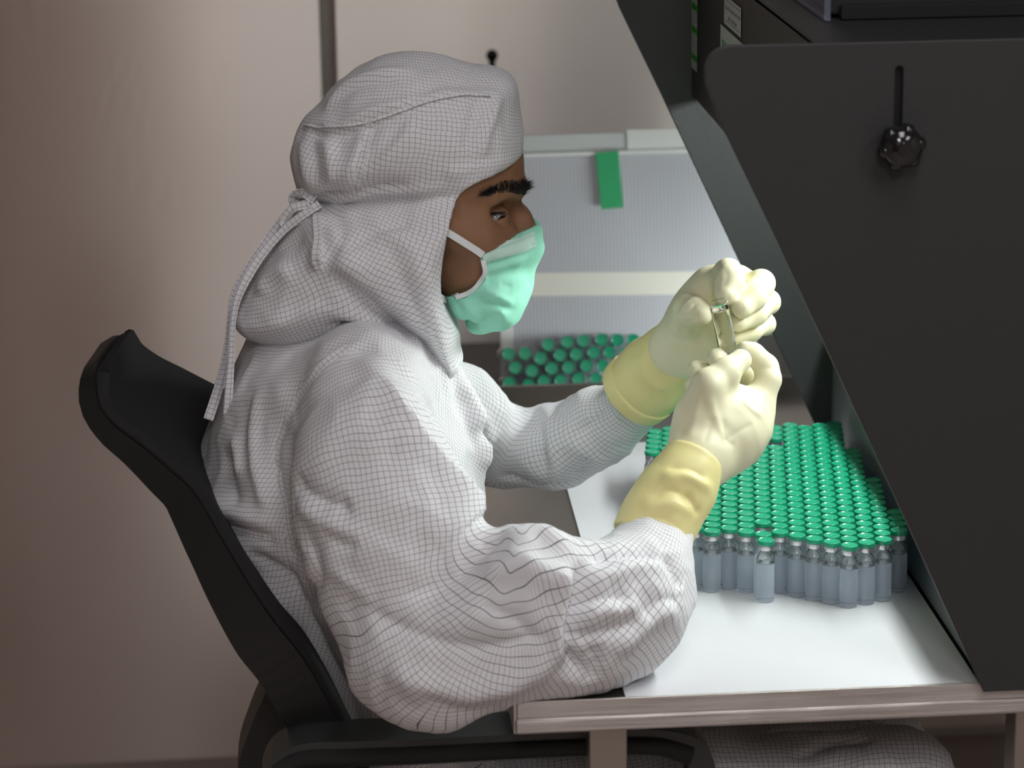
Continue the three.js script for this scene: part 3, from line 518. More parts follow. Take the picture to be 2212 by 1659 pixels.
const fSuit = (x, y, z) => {
  let a = smin(fArmR(x, y, z), fForeR(x, y, z), 0.018), d = smin(torso(x, y, z), shoulders(x, y, z), 0.05);
  d = smin(d, placket(x, y, z), 0.008);
  d = smin(d, a, 0.016);
  d = smin(d, smin(fArmL(x, y, z), fForeL(x, y, z), 0.014), 0.02);
  const l = smin(smin(fLegR(x, y, z), shinR(x, y, z), 0.03), smin(fLegL(x, y, z), shinL(x, y, z), 0.03), 0.004);
  return smin(d, l, 0.04);
};
const suitFolds = foldSet(fSuit, [
  // pressed crest down the sleeve and the seams of shoulder and back
  [7, 30, [[765, 765], [850, 870], [925, 965], [1000, 1060], [1060, 1140]], 1], [3.2, 24, [[1085, 1185], [1160, 1225], [1245, 1268]], 1],
  [-5, 9, [[700, 790], [620, 880], [590, 990], [610, 1080], [640, 1150], [620, 1230], [660, 1330], [720, 1450], [790, 1540]]],
  [3, 7, [[560, 840], [545, 930], [560, 1030], [590, 1120]]],
  [-4, 9, [[470, 1130], [540, 1150], [600, 1170]]], [4, 10, [[450, 1080], [530, 1120], [600, 1130]]],
  [-4, 8, [[640, 1010], [660, 1060], [740, 1090], [755, 1085]]], [3, 9, [[640, 1080], [700, 1130], [790, 1150]]],
  [-3.5, 8, [[665, 1160], [680, 1240], [660, 1330]]], [-3, 7, [[690, 1140], [740, 1175], [770, 1180]]],
  [-4, 12, [[760, 1300], [900, 1370], [1030, 1400], [1200, 1370]]], [5, 14, [[820, 1450], [950, 1490], [1090, 1480], [1220, 1420]]],
  [-4, 10, [[860, 1290], [960, 1260], [1030, 1200], [1090, 1160]]], [4, 12, [[1080, 1170], [1170, 1150], [1240, 1200]]],
  // elbow and forearm
  [-11, 9, [[1255, 1195], [1250, 1290], [1235, 1370], [1240, 1430], [1260, 1470]]], [5, 9, [[1228, 1220], [1222, 1300], [1212, 1380], [1225, 1450]]],
  [-4, 7, [[1245, 1310], [1300, 1295], [1370, 1290]]], [3, 8, [[1250, 1330], [1330, 1315], [1390, 1310]]], [-4, 7, [[1235, 1385], [1310, 1365], [1390, 1340]]], [-4, 7, [[1270, 1210], [1350, 1195], [1430, 1200]]],
  [-4, 8, [[1440, 1190], [1465, 1240], [1480, 1270]]], [-3.5, 7, [[1390, 1340], [1420, 1305], [1480, 1290]]], [3, 8, [[1280, 1250], [1370, 1225], [1440, 1215]]], [4, 10, [[1330, 1420], [1400, 1350], [1470, 1310]]],
  [-4, 8, [[1270, 1480], [1290, 1430], [1280, 1400]]],
  [-3, 8, [[1030, 1300], [1110, 1340], [1170, 1395]]], [3, 10, [[1040, 1240], [1140, 1230], [1230, 1270]]], [-2.5, 8, [[880, 1480], [1000, 1530], [1100, 1530]]],
  // back and waist
  [4, 10, [[520, 1240], [600, 1290], [640, 1370]]], [-4, 9, [[530, 1190], [600, 1240], [650, 1300]]], [-3.5, 9, [[620, 1400], [690, 1460], [720, 1540]]], [-3, 9, [[480, 960], [500, 1040], [520, 1100]]], [3, 8, [[505, 940], [520, 1030]]],
  // far sleeve
  [-4, 9, [[1150, 880], [1175, 960], [1185, 1030]]], [4, 10, [[1172, 870], [1190, 960], [1196, 1040]]], [-3, 7, [[1230, 940], [1280, 910], [1300, 880]]], [5, 10, [[1075, 820], [1130, 830], [1135, 860]]], [-3.5, 8, [[1080, 1030], [1150, 1050], [1250, 1045]]], [-3, 7, [[1245, 1060], [1258, 1010], [1265, 990]]], [3, 10, [[980, 800], [1040, 900], [1060, 1000]]],
  // lap
  [-4, 12, [[1060, 1640], [1140, 1610], [1240, 1620]]], [-4, 14, [[1700, 1640], [1800, 1600], [1900, 1590]]],
], 1.95);
const suitDisp = p => foldAt(suitFolds, p) + crumple(p, 0.75) - 0.001;
{
  const A = V(0, 0, 0).copy(torsoAx[0]), Bm = torsoAx[1];
  const pieces = {
    sleeveR: p => axR.uv(p), sleeveL: p => axL.uv(p),
    body: p => layFlat(p, 0.17, -0.13, 0.85, 0.25),
    legs: p => [Math.atan2(p.z - Math.sign(p.z) * 0.11, p.y - 0.64) * 0.075, p.x],
    shins: p => [Math.atan2(p.z - Math.sign(p.z) * 0.12, p.x - 0.36) * 0.05, p.y],
  };
  const per = { sleeveR: axR.per, sleeveL: axL.per, body: 9, legs: 2 * Math.PI * 0.075, shins: 2 * Math.PI * 0.05 };
  const uvOf = {
    pick: p => { const { x, y, z } = p, v = { sleeveR: Math.min(fArmR(x, y, z), fForeR(x, y, z)), sleeveL: Math.min(fArmL(x, y, z), fForeL(x, y, z)), body: Math.min(torso(x, y, z), shoulders(x, y, z) + 0.004, placket(x, y, z)), legs: Math.min(fLegR(x, y, z), fLegL(x, y, z)), shins: Math.min(shinR(x, y, z), shinL(x, y, z)) }; let b = 'body'; for (const k in v) if (v[k] < v[b] - 1e-6) b = k; return b; },
    uv: (k, p) => warp(p, pieces[k](p)), period: k => per[k],
  };
  const lo = V(-0.36, 0.06, -0.33), hi = V(0.5, 1.2, 0.36);
  const g = sculpt(fSuit, lo, hi, 0.0036, { uvOf, smooth: 0, disp: suitDisp });
  // cloth that lies on the bench top is pressed flat by it
  const pa = g.attributes.position; for (let i = 0; i < pa.count; i++) { const x = pa.getX(i), y = pa.getY(i), z = pa.getZ(i); if (y > 0.76 && TABLE(x, y, z) > 0) pa.setY(i, T + 0.0052); }
  const suit = manPart('coverall', g, M.cloth);
  sub('armhole_seam', seamOn(fSuit, suitDisp, [[752, 752], [690, 800], [635, 870], [600, 950], [592, 1030], [612, 1100], [622, 1170], [628, 1240]], 0.0065), M.cloth, suit, 'stitched armhole seam');
  sub('back_seam', seamOn(fSuit, suitDisp, [[470, 1138], [520, 1150], [570, 1162], [612, 1168]], 0.005), M.cloth, suit);
  // shoe covers on the floor
  for (const [k, z] of [[0, 0.14], [1, -0.12]]) { const f = smin; const a = V(0.28 + 0.02 * k, 0.1, z), b = V(0.4, 0.045, z), fn = (x, y, zz) => smax(smin(cone(a, b, 0.05, 0.042)(x, y, zz), cone(a, V(a.x + 0.01, 0.2, z), 0.048, 0.05)(x, y, zz), 0.03), 0.004 - y, 0.01); manPart('shoe_cover', sculpt(fn, V(0.18, 0, z - 0.08), V(0.5, 0.26, z + 0.08), 0.007), M.clothEdge); }
}

// ---- head
const face = inflate([[1122, 300], [1131, 345], [1133, 375], [1133, 400], [1122, 418], [1108, 432], [1106, 446], [1113, 470], [1122, 500], [1126, 540], [1132, 580], [1133, 620], [1126, 655], [1105, 690], [1070, 698], [1020, 668], [965, 640], [930, 600], [900, 520], [860, 400], [880, 280], [980, 215], [1080, 240]], 0, 0.069, 0.062);
const nose = chain([[1102, 440, 0, 12], [1124, 464, 0, 13], [1138, 490, 0, 15], [1144, 530, 0, 20]], 0.008);
const noseSide = chain([[1108, 448, 0.008, 12], [1128, 480, 0.012, 18], [1135, 535, 0.017, 20]], 0.008);
const brow = chain([[1120, 404, 0, 12], [1113, 408, 0.022, 14], [1095, 416, 0.042, 13], [1066, 428, 0.055, 12]], 0.01);
const cheek = chain([[1085, 520, 0.042, 28], [1040, 515, 0.058, 26], [990, 510, 0.064, 22]], 0.015);
const EYE = onZ(1069, 473, 0.0365), ER = 0.0122;
const socket = ell(onZ(1092, 458, 0.043), 0.013, 0.0085, 0.0105);
const lidS = (x, y, z) => Math.hypot(x - EYE.x, y - EYE.y, z - EYE.z) - (ER + 0.0013);
// opening between the lids, seen along the gaze (+x, slightly down) and outwards
const slitC = onZ(1068, 470, 0.049);
const slit = (x, y, z) => { const dx = x - slitC.x, dy = (y - slitC.y) - 0.0006 - dx * 0.10, w = 0.0031 * Math.sqrt(Math.max(0, 1 - ((dx - 0.001) / 0.0105) ** 2)) - 0.0002; return Math.max(Math.abs(dy) - w, 0.026 - z); };
const fHead = (x, y, z) => {
  let d = smin(face(x, y, z), nose(x, y, z), 0.012);
  const a = Math.abs(z); d = smin(d, noseSide(x, y, a), 0.012);
  d = smin(d, brow(x, y, a), 0.012); d = smin(d, cheek(x, y, a), 0.02);
  d = smax(d, -socket(x, y, z), 0.012);
  d = smin(d, lidS(x, y, z), 0.0035);
  return smax(d, -Math.max(slit(x, y, z), lidS(x, y, z) - 0.004), 0.0006);
};
const lidFolds = foldSet(fHead, [[-1.0, 1.6, [[1046, 462], [1062, 452], [1082, 451], [1092, 456]]], [-0.7, 1.6, [[1048, 485], [1062, 492], [1080, 484]]], [0.5, 2, [[1048, 468], [1064, 459], [1083, 461]]]]);
{
  const b = bounds([onZ(860, 200, 0.075), onZ(1180, 720, 0.075), onZ(860, 720, -0.075), onZ(1180, 200, -0.075)], 0.01);
  const body = manPart('head', sculpt(fHead, b[0], b[1], 0.0021, { disp: p => foldAt(lidFolds, p) + 0.0004 * noise3(p.x * 60, p.y * 60, p.z * 60), smooth: 1 }), M.skin, null, 'brown skinned face in profile between hood and mask');
  sub('eyeball', new THREE.SphereGeometry(ER, 32, 24).translate(EYE.x, EYE.y, EYE.z), M.eye, body, 'eye looking at the vial');
  const gz = V(0.58, -0.2, 0.78).normalize();
  const ir = new THREE.SphereGeometry(ER * 1.012, 32, 12, 0, Math.PI * 2, 0, 0.62); ir.applyQuaternion(new THREE.Quaternion().setFromUnitVectors(V(0, 1, 0), gz)); ir.translate(EYE.x, EYE.y, EYE.z);
  sub('iris', ir, M.iris, body);
  // hairs as slim bent cones on the surface
  const hairs = (n, gen) => { const l = []; for (let i = 0; i < n; i++) { const h = gen(i / n); if (!h) continue; const [p, dir, len, r] = h; const g = new THREE.ConeGeometry(r, len, 4, 3); g.translate(0, len / 2, 0); const q = g.attributes.position; for (let k = 0; k < q.count; k++) { const t = q.getY(k) / len; q.setX(k, q.getX(k) + 0.18 * len * t * t); } g.applyQuaternion(new THREE.Quaternion().setFromUnitVectors(V(0, 1, 0), dir.normalize())); g.translate(p.x, p.y, p.z); l.push(g); } return join(l); };
  const browPts = [[1044, 424], [1058, 416], [1075, 408], [1095, 403], [1115, 404], [1130, 407], [1136, 405]];
  const browC = new THREE.CatmullRomCurve3(browPts.map(p => V(p[0], p[1], 0)));
  for (const s of [1, -1]) sub('eyebrow', hairs(620, () => {
    const t = rnd() ** 0.75 * (s < 0 ? 0.7 : 1), c = browC.getPoint(t), wid = 4 + 13 * Math.sin(Math.min(1, t * 1.15) * Math.PI * 0.62), o = rr(-1, 1) * wid * (t > 0.88 ? 0.6 : 1);
    const p = march(fHead, c.x + rr(-3, 3), c.y + o); if (!p || p.z < -0.01) return null; const n = grad(fHead, p.x, p.y, p.z, 0.002).n; if (s < 0) { p.z = -p.z; n.z = -n.z; }
    const up = t > 0.75 ? 0.9 : 0.25; return [p.addScaledVector(n, -0.0006), V(-0.75 + t * 1.3 + rr(-0.2, 0.2), up * rr(0.2, 1.1) - (o > 0 ? -0.25 : 0.35), s * 0.1).normalize().addScaledVector(n, 0.42), rr(0.006, 0.011), 0.00028];
  }), M.hair, body, 'thick dark eyebrow');
  sub('eyelashes', hairs(46, t => { const x = -0.009 + 0.019 * t, y = slitC.y + 0.0006 + x * 0.1 + 0.0038 * Math.sqrt(Math.max(0, 1 - (x / 0.0108) ** 2)), zz = Math.sqrt(Math.max(1e-6, (ER + 0.0015) ** 2 - (slitC.x + x - EYE.x) ** 2 - (y - EYE.y) ** 2)); return [V(slitC.x + x, y, EYE.z + zz), V(0.85 + t * 0.5, -0.35 + rr(-0.25, 0.2), 0.9 - t * 0.5), rr(0.005, 0.0085), 0.0002]; }), M.hair, body);
}

// ---- mask
const maskMid = chain([[1132, 500, 0, 19], [1132, 530, 0, 22], [1122, 562, 0, 28], [1106, 602, 0, 33], [1082, 640, 0, 36], [1050, 672, 0, 34], [1030, 700, 0, 22]], 0.012);
const maskCheek = chain([[1098, 520, 0.026, 22], [1078, 570, 0.042, 28], [1045, 620, 0.05, 32], [1010, 660, 0.045, 34]], 0.02);
const maskOut = (x, y, z) => { const a = Math.abs(z), d = smin(smin(face(x, y, z), nose(x, y, z), 0.012), smin(noseSide(x, y, a), cheek(x, y, a), 0.012), 0.012) - 0.0032; return smin(d, smin(maskMid(x, y, z), maskCheek(x, y, a), 0.025), 0.016); };
const maskNear = poly2([[1033, 541], [1080, 522], [1120, 504], [1155, 486], [1220, 460], [1220, 790], [1000, 790], [990, 712], [977, 700], [950, 690], [930, 650], [958, 643], [1000, 635], [1026, 613], [1042, 590], [1040, 570]].map(p => { const w = onZ(p[0], p[1], 0.045); return [w.x, w.y]; }));
const fMask = (x, y, z) => smax(maskOut(x, y, z), maskNear(x, y + 0.27 * Math.max(0, 0.045 - Math.abs(z))), 0.0012);
const maskFolds = foldSet(fMask, [[-3, 3.5, [[1044, 600], [1090, 588], [1150, 580]]], [-3, 3.5, [[1000, 640], [1050, 658], [1110, 672]]], [-2.5, 3.5, [[1040, 575], [1090, 560], [1152, 548]]], [-2.5, 4, [[1030, 630], [1080, 600], [1150, 590]]], [2.5, 5, [[1050, 590], [1100, 570], [1155, 545]]], [-2.5, 4, [[1015, 632], [1060, 650], [1115, 670]]], [2, 4, [[1030, 620], [1080, 645], [1112, 662]]], [-2.2, 4, [[978, 645], [1010, 690], [1030, 715]]], [2, 5, [[995, 650], [1030, 690], [1040, 715]]], [-1.5, 3, [[1080, 612], [1110, 622]]], [1.5, 4, [[1060, 560], [1110, 540], [1150, 525]]]], 1.4);
{
  const b = bounds([onZ(900, 470, 0.08), onZ(1180, 740, 0.08), onZ(900, 740, -0.08), onZ(1180, 470, -0.08)], 0.012);
  const mk = manPart('face_mask', sculpt(fMask, b[0], b[1], 0.0021, { disp: p => foldAt(maskFolds, p) + 0.0007 * noise3(p.x * 45, p.y * 45, p.z * 45), snap: 1, smooth: 1 }), M.mask, null, 'pale green pleated surgical mask');
  // lighter nose-wire strip, white side bindings, ear loops
  const on = (f, px, py, o = 0.0012) => { const p = march(f, px, py); if (!p) return null; return p.addScaledVector(grad(f, p.x, p.y, p.z, 0.003).n, o); };
  const pick = (pts, o) => pts.map(p => on(fMask, p[0], p[1], o)).filter(Boolean);
  const sheetOn = (rows, mat, name, parent, off = 0.0011) => {      // quad strip laid on the mask between two pixel curves
    const N = 26, [a, b] = rows.map(r => new THREE.CatmullRomCurve3(r.map(p => V(p[0], p[1], 0)))), pos = [], idx = [], K = 6;
    for (let i = 0; i <= N; i++) for (let k = 0; k <= K; k++) { const p = a.getPoint(i / N).lerp(b.getPoint(i / N), k / K), q = on(fMask, p.x, p.y, off + foldAt(maskFolds, march(fMask, p.x, p.y) ?? V(9, 9, 9))) ?? V(pos.at(-3), pos.at(-2), pos.at(-1)); pos.push(q.x, q.y, q.z); }
    for (let i = 0; i < N; i++) for (let k = 0; k < K; k++) { const c = i * (K + 1) + k; idx.push(c, c + 1, c + K + 1, c + 1, c + K + 2, c + K + 1); }
    const g = new THREE.BufferGeometry(); g.setAttribute('position', new THREE.Float32BufferAttribute(pos, 3)); g.setIndex(idx); g.computeVertexNormals(); g.setAttribute('uv', new THREE.Float32BufferAttribute(pos.filter((_, i) => i % 3 < 2), 2));
    return sub(name, g, mat, parent, 'paler strip over the nose wire');
  };
  M.maskPale.side = THREE.DoubleSide;
  sheetOn([[[1040, 543], [1080, 528], [1120, 513], [1152, 500]], [[1046, 572], [1085, 558], [1125, 545], [1156, 532]]], M.maskPale, 'nose_strip', mk);
  const bind = [[1034, 540], [1038, 560], [1042, 585], [1034, 604], [1022, 620], [1004, 632], [980, 640]];
  sub('side_binding', ribbon(pick(bind.map(p => [p[0] + 6, p[1] + 4]), 0.001).filter(p => p.z > 0.01), 0.0042, 0.0012, V(0.2, 0.1, 1), 50), M.loop, mk, 'white fabric side binding');
  const h = p => { const q = march(fHead, p[0], p[1]) ?? onZ(p[0], p[1], 0.07); return q.addScaledVector(grad(fHead, q.x, q.y, q.z, 0.003).n, 0.0016); };
  sub('ear_loop', ribbon([h([945, 488]), h([962, 498]), h([985, 512]), h([1008, 526]), h([1030, 540]), on(fMask, 1044, 553, 0.0018) ?? h([1038, 547])], 0.0062, 0.0012, V(0.1, 0.25, 1), 30), M.loop, mk, 'flat white ear loop');
  sub('ear_loop', ribbon([h([935, 632]), h([952, 640]), h([970, 644]), on(fMask, 990, 642, 0.001) ?? h([985, 643])], 0.006, 0.0012, V(0, 0.3, 1), 30), M.loop, mk, 'flat white ear loop');
  // stitched weld dots along the strip
  const dots = []; for (const [x0, y0, x1, y1, n] of [[1044, 550, 1150, 508, 44], [1046, 566, 1152, 526, 40]]) for (let i = 0; i < n; i++) { const t = i / (n - 1), p = on(fMask, x0 + (x1 - x0) * t, y0 + (y1 - y0) * t - 3 * Math.sin(t * Math.PI) * 0, 0.0018); if (p) dots.push(new THREE.SphereGeometry(0.00032, 6, 4).translate(p.x, p.y, p.z)); }
  const st = sub('weld_dots', join(dots), M.mask, mk); st.userData.kind = 'stuff';
}

// ---- hood
const capP = inflate([[1128, 352], [1129, 300], [1117, 225], [1103, 168], [1050, 142], [960, 119], [880, 114], [810, 126], [740, 166], [692, 222], [652, 268], [629, 330], [634, 375], [650, 415], [700, 432], [760, 440], [850, 445], [960, 470], [1080, 470], [1110, 420]], 0, 0.083, 0.072);
const drapeP = inflate([[1060, 370], [980, 360], [900, 378], [820, 400], [740, 415], [690, 432], [668, 470], [652, 530], [655, 585], [700, 597], [770, 636], [840, 682], [890, 726], [930, 768], [955, 806], [999, 772], [994, 735], [1000, 690], [1010, 560]], 0, 0.103, 0.05);
const lobeP = inflate([[780, 430], [690, 425], [645, 436], [590, 505], [545, 575], [512, 635], [499, 680], [524, 714], [590, 738], [660, 738], [740, 726], [810, 742], [880, 782], [940, 806], [960, 780], [900, 700], [860, 560]], 0, 0.092, 0.07);
const openEdge = new THREE.CatmullRomCurve3([[1180, 338], [1131, 355], [1070, 374], [1012, 394], [985, 424], [966, 470], [953, 535], [948, 595], [955, 645], [976, 692], [998, 735], [1012, 800]].map(p => V(p[0], p[1], 0)), false, 'centripetal').getPoints(60);
const openP = poly2([...openEdge.map(p => [p.x, p.y]), [1300, 800], [1300, 338]].map(p => { const w = onZ(p[0], p[1], 0.055); return [w.x, w.y]; }));
const fHood = (x, y, z) => {
  const d = smin(smin(drapeP(x, y, z), lobeP(x, y, z), 0.0025), capP(x, y, z), 0.004);
  return smax(d, -openP(x, y), 0.0015);
};
const hoodFolds = foldSet(fHood, [
  // top seam of the cap and its sag
  [3.2, 6, [[650, 262], [690, 268], [740, 268], [800, 240], [880, 222], [960, 205], [1030, 205], [1080, 190]]], [-4, 6, [[660, 278], [700, 288], [760, 282], [830, 262], [890, 225]]],
  [3, 6, [[700, 250], [740, 190], [800, 165], [900, 150]]], [-2.5, 6, [[730, 215], [790, 180], [860, 178]]], [-2.5, 6, [[870, 250], [900, 215], [950, 190]]],
  [-3, 6, [[1030, 200], [1020, 260], [1000, 330]]], [2.6, 6, [[1085, 190], [1060, 270], [1035, 360]]], [-2.5, 5, [[1072, 200], [1045, 280]]], [-3, 6, [[880, 250], [830, 320], [770, 380]]], [2.5, 6, [[900, 260], [850, 320], [790, 390]]],
  [3, 6, [[780, 265], [775, 310], [760, 370], [745, 410]]], [-3, 5, [[800, 268], [790, 320], [775, 370]]], [-3, 6, [[670, 290], [680, 350], [690, 405]]], [2.5, 6, [[700, 290], [715, 350], [715, 405]]], [-3, 6, [[735, 290], [720, 350], [725, 405]]], [2.5, 6, [[650, 300], [660, 360], [675, 410]]],
  // pinch at the neck tie
  [-6, 7, [[640, 425], [700, 425], [760, 420], [830, 405], [900, 402]]], [3, 7, [[700, 448], [780, 420], [860, 412], [960, 405]]],
  [-2, 3, [[955, 405], [958, 350], [1000, 348], [1130, 330]]], [1.4, 4, [[965, 380], [1040, 362], [1128, 340]]],
  // drape
  [-4, 6, [[700, 450], [735, 480], [730, 530], [690, 585]]], [4, 8, [[690, 460], [690, 520], [690, 580]]], [3, 8, [[800, 450], [830, 500], [870, 520], [930, 600], [985, 700]]], [-3.5, 8, [[740, 540], [820, 500], [900, 480]]],
  [3, 12, [[660, 560], [720, 570], [800, 620], [880, 680], [950, 740]]],
  [4, 10, [[560, 640], [580, 600], [640, 580]]], [-3, 8, [[570, 560], [610, 540], [660, 520]]], [-3, 8, [[600, 680], [680, 650], [760, 680]]], [4, 8, [[700, 660], [780, 690], [850, 720]]], [-5, 7, [[700, 700], [760, 705], [830, 735], [900, 770]]],
  [3, 7, [[880, 560], [920, 640], [960, 730]]], [-3, 7, [[850, 570], [890, 650], [930, 730]]],
], 1.5);
const hoodDisp = p => { const e = Math.min(1, Math.max(0, openP(p.x, p.y) / 0.012)); return (foldAt(hoodFolds, p) + crumple(p, 0.5, 1.4, 1.4)) * e; };
{
  const cc = onZ(880, 310, 0), cf = onZ(830, 590, 0), cl = onZ(650, 640, 0), uvOf = {
    pick: p => { const a = capP(p.x, p.y, p.z), b = drapeP(p.x, p.y, p.z), c = lobeP(p.x, p.y, p.z); return a < b && a < c ? 'cap' : b < c ? 'front' : 'lobe'; }, period: () => 9,
    uv: (k, p) => warp(p, k === 'cap' ? layFlat(p, 0.083, cc.x, cc.y, 0.1) : k === 'front' ? layFlat(p, 0.103, cf.x, cf.y, 0.5) : layFlat(p, 0.092, cl.x, cl.y, -0.3)),
  };
  const b = bounds([onZ(480, 100, 0.1), onZ(1140, 820, 0.1), onZ(480, 820, -0.1), onZ(1140, 100, -0.1)], 0.02);
  const hood = manPart('hood', sculpt(fHood, b[0], b[1], 0.0034, { uvOf, smooth: 1, disp: hoodDisp }), M.cloth, null, 'white gridded hood with gathered cap');
  sub('hood_seam', seamOn(fHood, hoodDisp, [[792, 258], [788, 300], [778, 350], [766, 400]], 0.008), M.cloth, hood, 'elastic casing down the side of the cap');
  sub('hood_seam', seamOn(fHood, hoodDisp, [[692, 448], [690, 490], [690, 540], [690, 582]], 0.0075), M.cloth, hood);
  sub('hood_seam', seamOn(fHood, hoodDisp, [[660, 272], [700, 276], [760, 270], [830, 250], [900, 228], [980, 212], [1060, 206]], 0.0022), M.cloth, hood);
  // neck ties
  const n = V(0.3, 0.2, 1), tie1 = [onZ(668, 432, 0.03), onZ(640, 445, 0.03), onZ(600, 490, 0.03), onZ(545, 570, 0.035), onZ(508, 640, 0.04), onZ(500, 690, 0.045), onZ(492, 750, 0.05), onZ(480, 810, 0.05), onZ(465, 860, 0.05), onZ(450, 906, 0.052)], tie2 = [onZ(690, 440, 0.05), onZ(660, 460, 0.05), onZ(610, 500, 0.045), onZ(560, 560, 0.05), onZ(515, 640, 0.055), onZ(503, 700, 0.055), onZ(500, 760, 0.06), onZ(496, 820, 0.062), onZ(491, 896, 0.062)];
  sub('neck_tie', ribbon(tie1, 0.0088, 0.0012, n, 90, 0.5), M.cloth, hood); sub('neck_tie', ribbon(tie2, 0.0075, 0.0012, n, 90, 0.7), M.cloth, hood);
  sub('tie_knot', join([ribbon([onZ(680, 432, 0.045), onZ(655, 418, 0.04), onZ(634, 428, 0.03), onZ(640, 450, 0.03), onZ(665, 446, 0.04)], 0.009, 0.0015, n, 40, 0.4), ribbon([onZ(668, 440, 0.05), onZ(630, 452, 0.045), onZ(612, 484, 0.04), onZ(640, 478, 0.045), onZ(675, 450, 0.05)], 0.008, 0.0015, n, 40, 0.5)]), M.cloth, hood);
}

// ---- gloved hands: finger chains rooted in the palm
const cream = 'cream latex glove';
{ // near hand, its thumb and fingers round the cap
  const palm = chain([[1510, 985, 0.115, 52], [1530, 930, 0.095, 60], [1548, 888, 0.08, 58]], 0.02, 0.75);
  const back = chain([[1530, 985, 0.1, 50], [1582, 940, 0.085, 56], [1612, 912, 0.07, 44], [1636, 880, 0.062, 30]], 0.02, 0.75);
  const thumb = chain([[1508, 885, 0.1, 42], [1530, 834, 0.102, 35], [1568, 803, 0.09, 29], [1598, 779, 0.076, 25]], 0.006);
  const index = chain([[1630, 892, 0.066, 31], [1660, 822, 0.058, 26], [1654, 792, 0.05, 25], [1628, 766, 0.044, 22], [1610, 757, 0.044, 20]], 0.006);
  const middle = chain([[1630, 880, 0.04, 28], [1640, 830, 0.02, 25], [1600, 795, 0.015, 24], [1548, 774, 0.04, 22]], 0.006);
  const ring = chain([[1615, 890, 0.03, 27], [1624, 842, 0.008, 24], [1570, 812, 0.005, 23], [1504, 799, 0.035, 21]], 0.006);
  const pinky = chain([[1595, 900, 0.03, 25], [1590, 865, 0.0, 20], [1550, 840, 0.005, 19], [1496, 832, 0.035, 18]], 0.006);
  const wrist = chain([[1505, 1000, 0.125, 52], [1480, 1050, 0.14, 56]], 0.02, 0.85);
  const web = chain([[1535, 880, 0.085, 30], [1580, 900, 0.075, 28], [1628, 892, 0.064, 26]], 0.01);
  const fH = (x, y, z) => { let d = smin(smin(palm(x, y, z), back(x, y, z), 0.03), wrist(x, y, z), 0.02); d = smin(d, thumb(x, y, z), 0.012); d = smin(d, index(x, y, z), 0.009); d = smin(d, web(x, y, z), 0.01); return Math.min(d, smin(middle(x, y, z), d, 0.003), ring(x, y, z), pinky(x, y, z)); };
  const folds = foldSet(fH, [[-1.6, 3, [[1560, 900], [1570, 950], [1590, 965]]], [1.6, 4, [[1530, 850], [1545, 900], [1575, 960]]], [-1.4, 3, [[1500, 860], [1480, 910], [1465, 950]]], [1.4, 4, [[1510, 850], [1500, 900], [1490, 950]]], [-1.2, 3, [[1555, 960], [1600, 930], [1630, 915]]], [-1.2, 2.5, [[1630, 800], [1650, 795], [1680, 795]]], [-1.0, 2.5, [[1600, 850], [1630, 870], [1640, 880]]], [-1, 2.5, [[1580, 845], [1600, 815], [1610, 800]]], [-1.2, 3, [[1520, 960], [1540, 900]]], [1.2, 3, [[1600, 860], [1620, 880], [1650, 900]]]]);
  const b = bounds([onZ(1430, 720, 0.17), onZ(1720, 1080, 0.17), onZ(1430, 720, -0.05), onZ(1720, 1080, -0.05)], 0.01);
  const hand = manPart('glove', sculpt(fH, b[0], b[1], 0.0019, { disp: p => foldAt(folds, p) + 0.0006 * noise3(p.x * 35, p.y * 35, p.z * 35), smooth: 1 }), M.glove, null, cream + ' on the hand gripping the vial cap');
  const cf = chain([[1395, 1170, 0.165, 76], [1430, 1110, 0.15, 72], [1470, 1050, 0.138, 66], [1500, 990, 0.125, 60]], 0.02, 0.9);
  // cut square at both ends: wrist lip and sleeve end
  const e1 = onZ(1498, 990, 0.12), n1 = onZ(1530, 930, 0.1).sub(onZ(1470, 1050, 0.138)).normalize(), e0 = onZ(1405, 1178, 0.165), n0 = onZ(1395, 1200, 0.17).sub(onZ(1450, 1090, 0.145)).normalize();
  const fC = (x, y, z) => { const a = (x - e1.x) * n1.x + (y - e1.y) * n1.y + (z - e1.z) * n1.z, q = (x - e0.x) * n0.x + (y - e0.y) * n0.y + (z - e0.z) * n0.z; return smax(smax(cf(x, y, z), a, 0.004), q, 0.003); };
  const fc = foldSet(fC, [[-4, 4, [[1440, 1010], [1490, 1015], [1530, 1040]]], [4, 6, [[1425, 1040], [1480, 1025], [1545, 1060]]], [-3.5, 4, [[1400, 1080], [1450, 1060], [1500, 1090]]], [3, 7, [[1380, 1100], [1440, 1085], [1510, 1110]]], [-4, 4, [[1480, 1060], [1505, 1100], [1515, 1110]]], [-3, 4, [[1360, 1140], [1420, 1120], [1480, 1150]]], [-3, 4, [[1390, 1130], [1440, 1170], [1470, 1200]]], [2, 6, [[1440, 1120], [1470, 1160], [1480, 1190]]]]);
  const bc = bounds([onZ(1320, 940, 0.22), onZ(1590, 1230, 0.22), onZ(1320, 940, 0.06), onZ(1590, 1230, 0.06)], 0.01);
  sub('glove_cuff', sculpt(fC, bc[0], bc[1], 0.0023, { disp: p => foldAt(fc, p) + 0.0012 * noise3(p.x * 25, p.y * 25, p.z * 25), smooth: 1 }), M.cuff, hand, 'yellow latex cuff over the sleeve end');
}
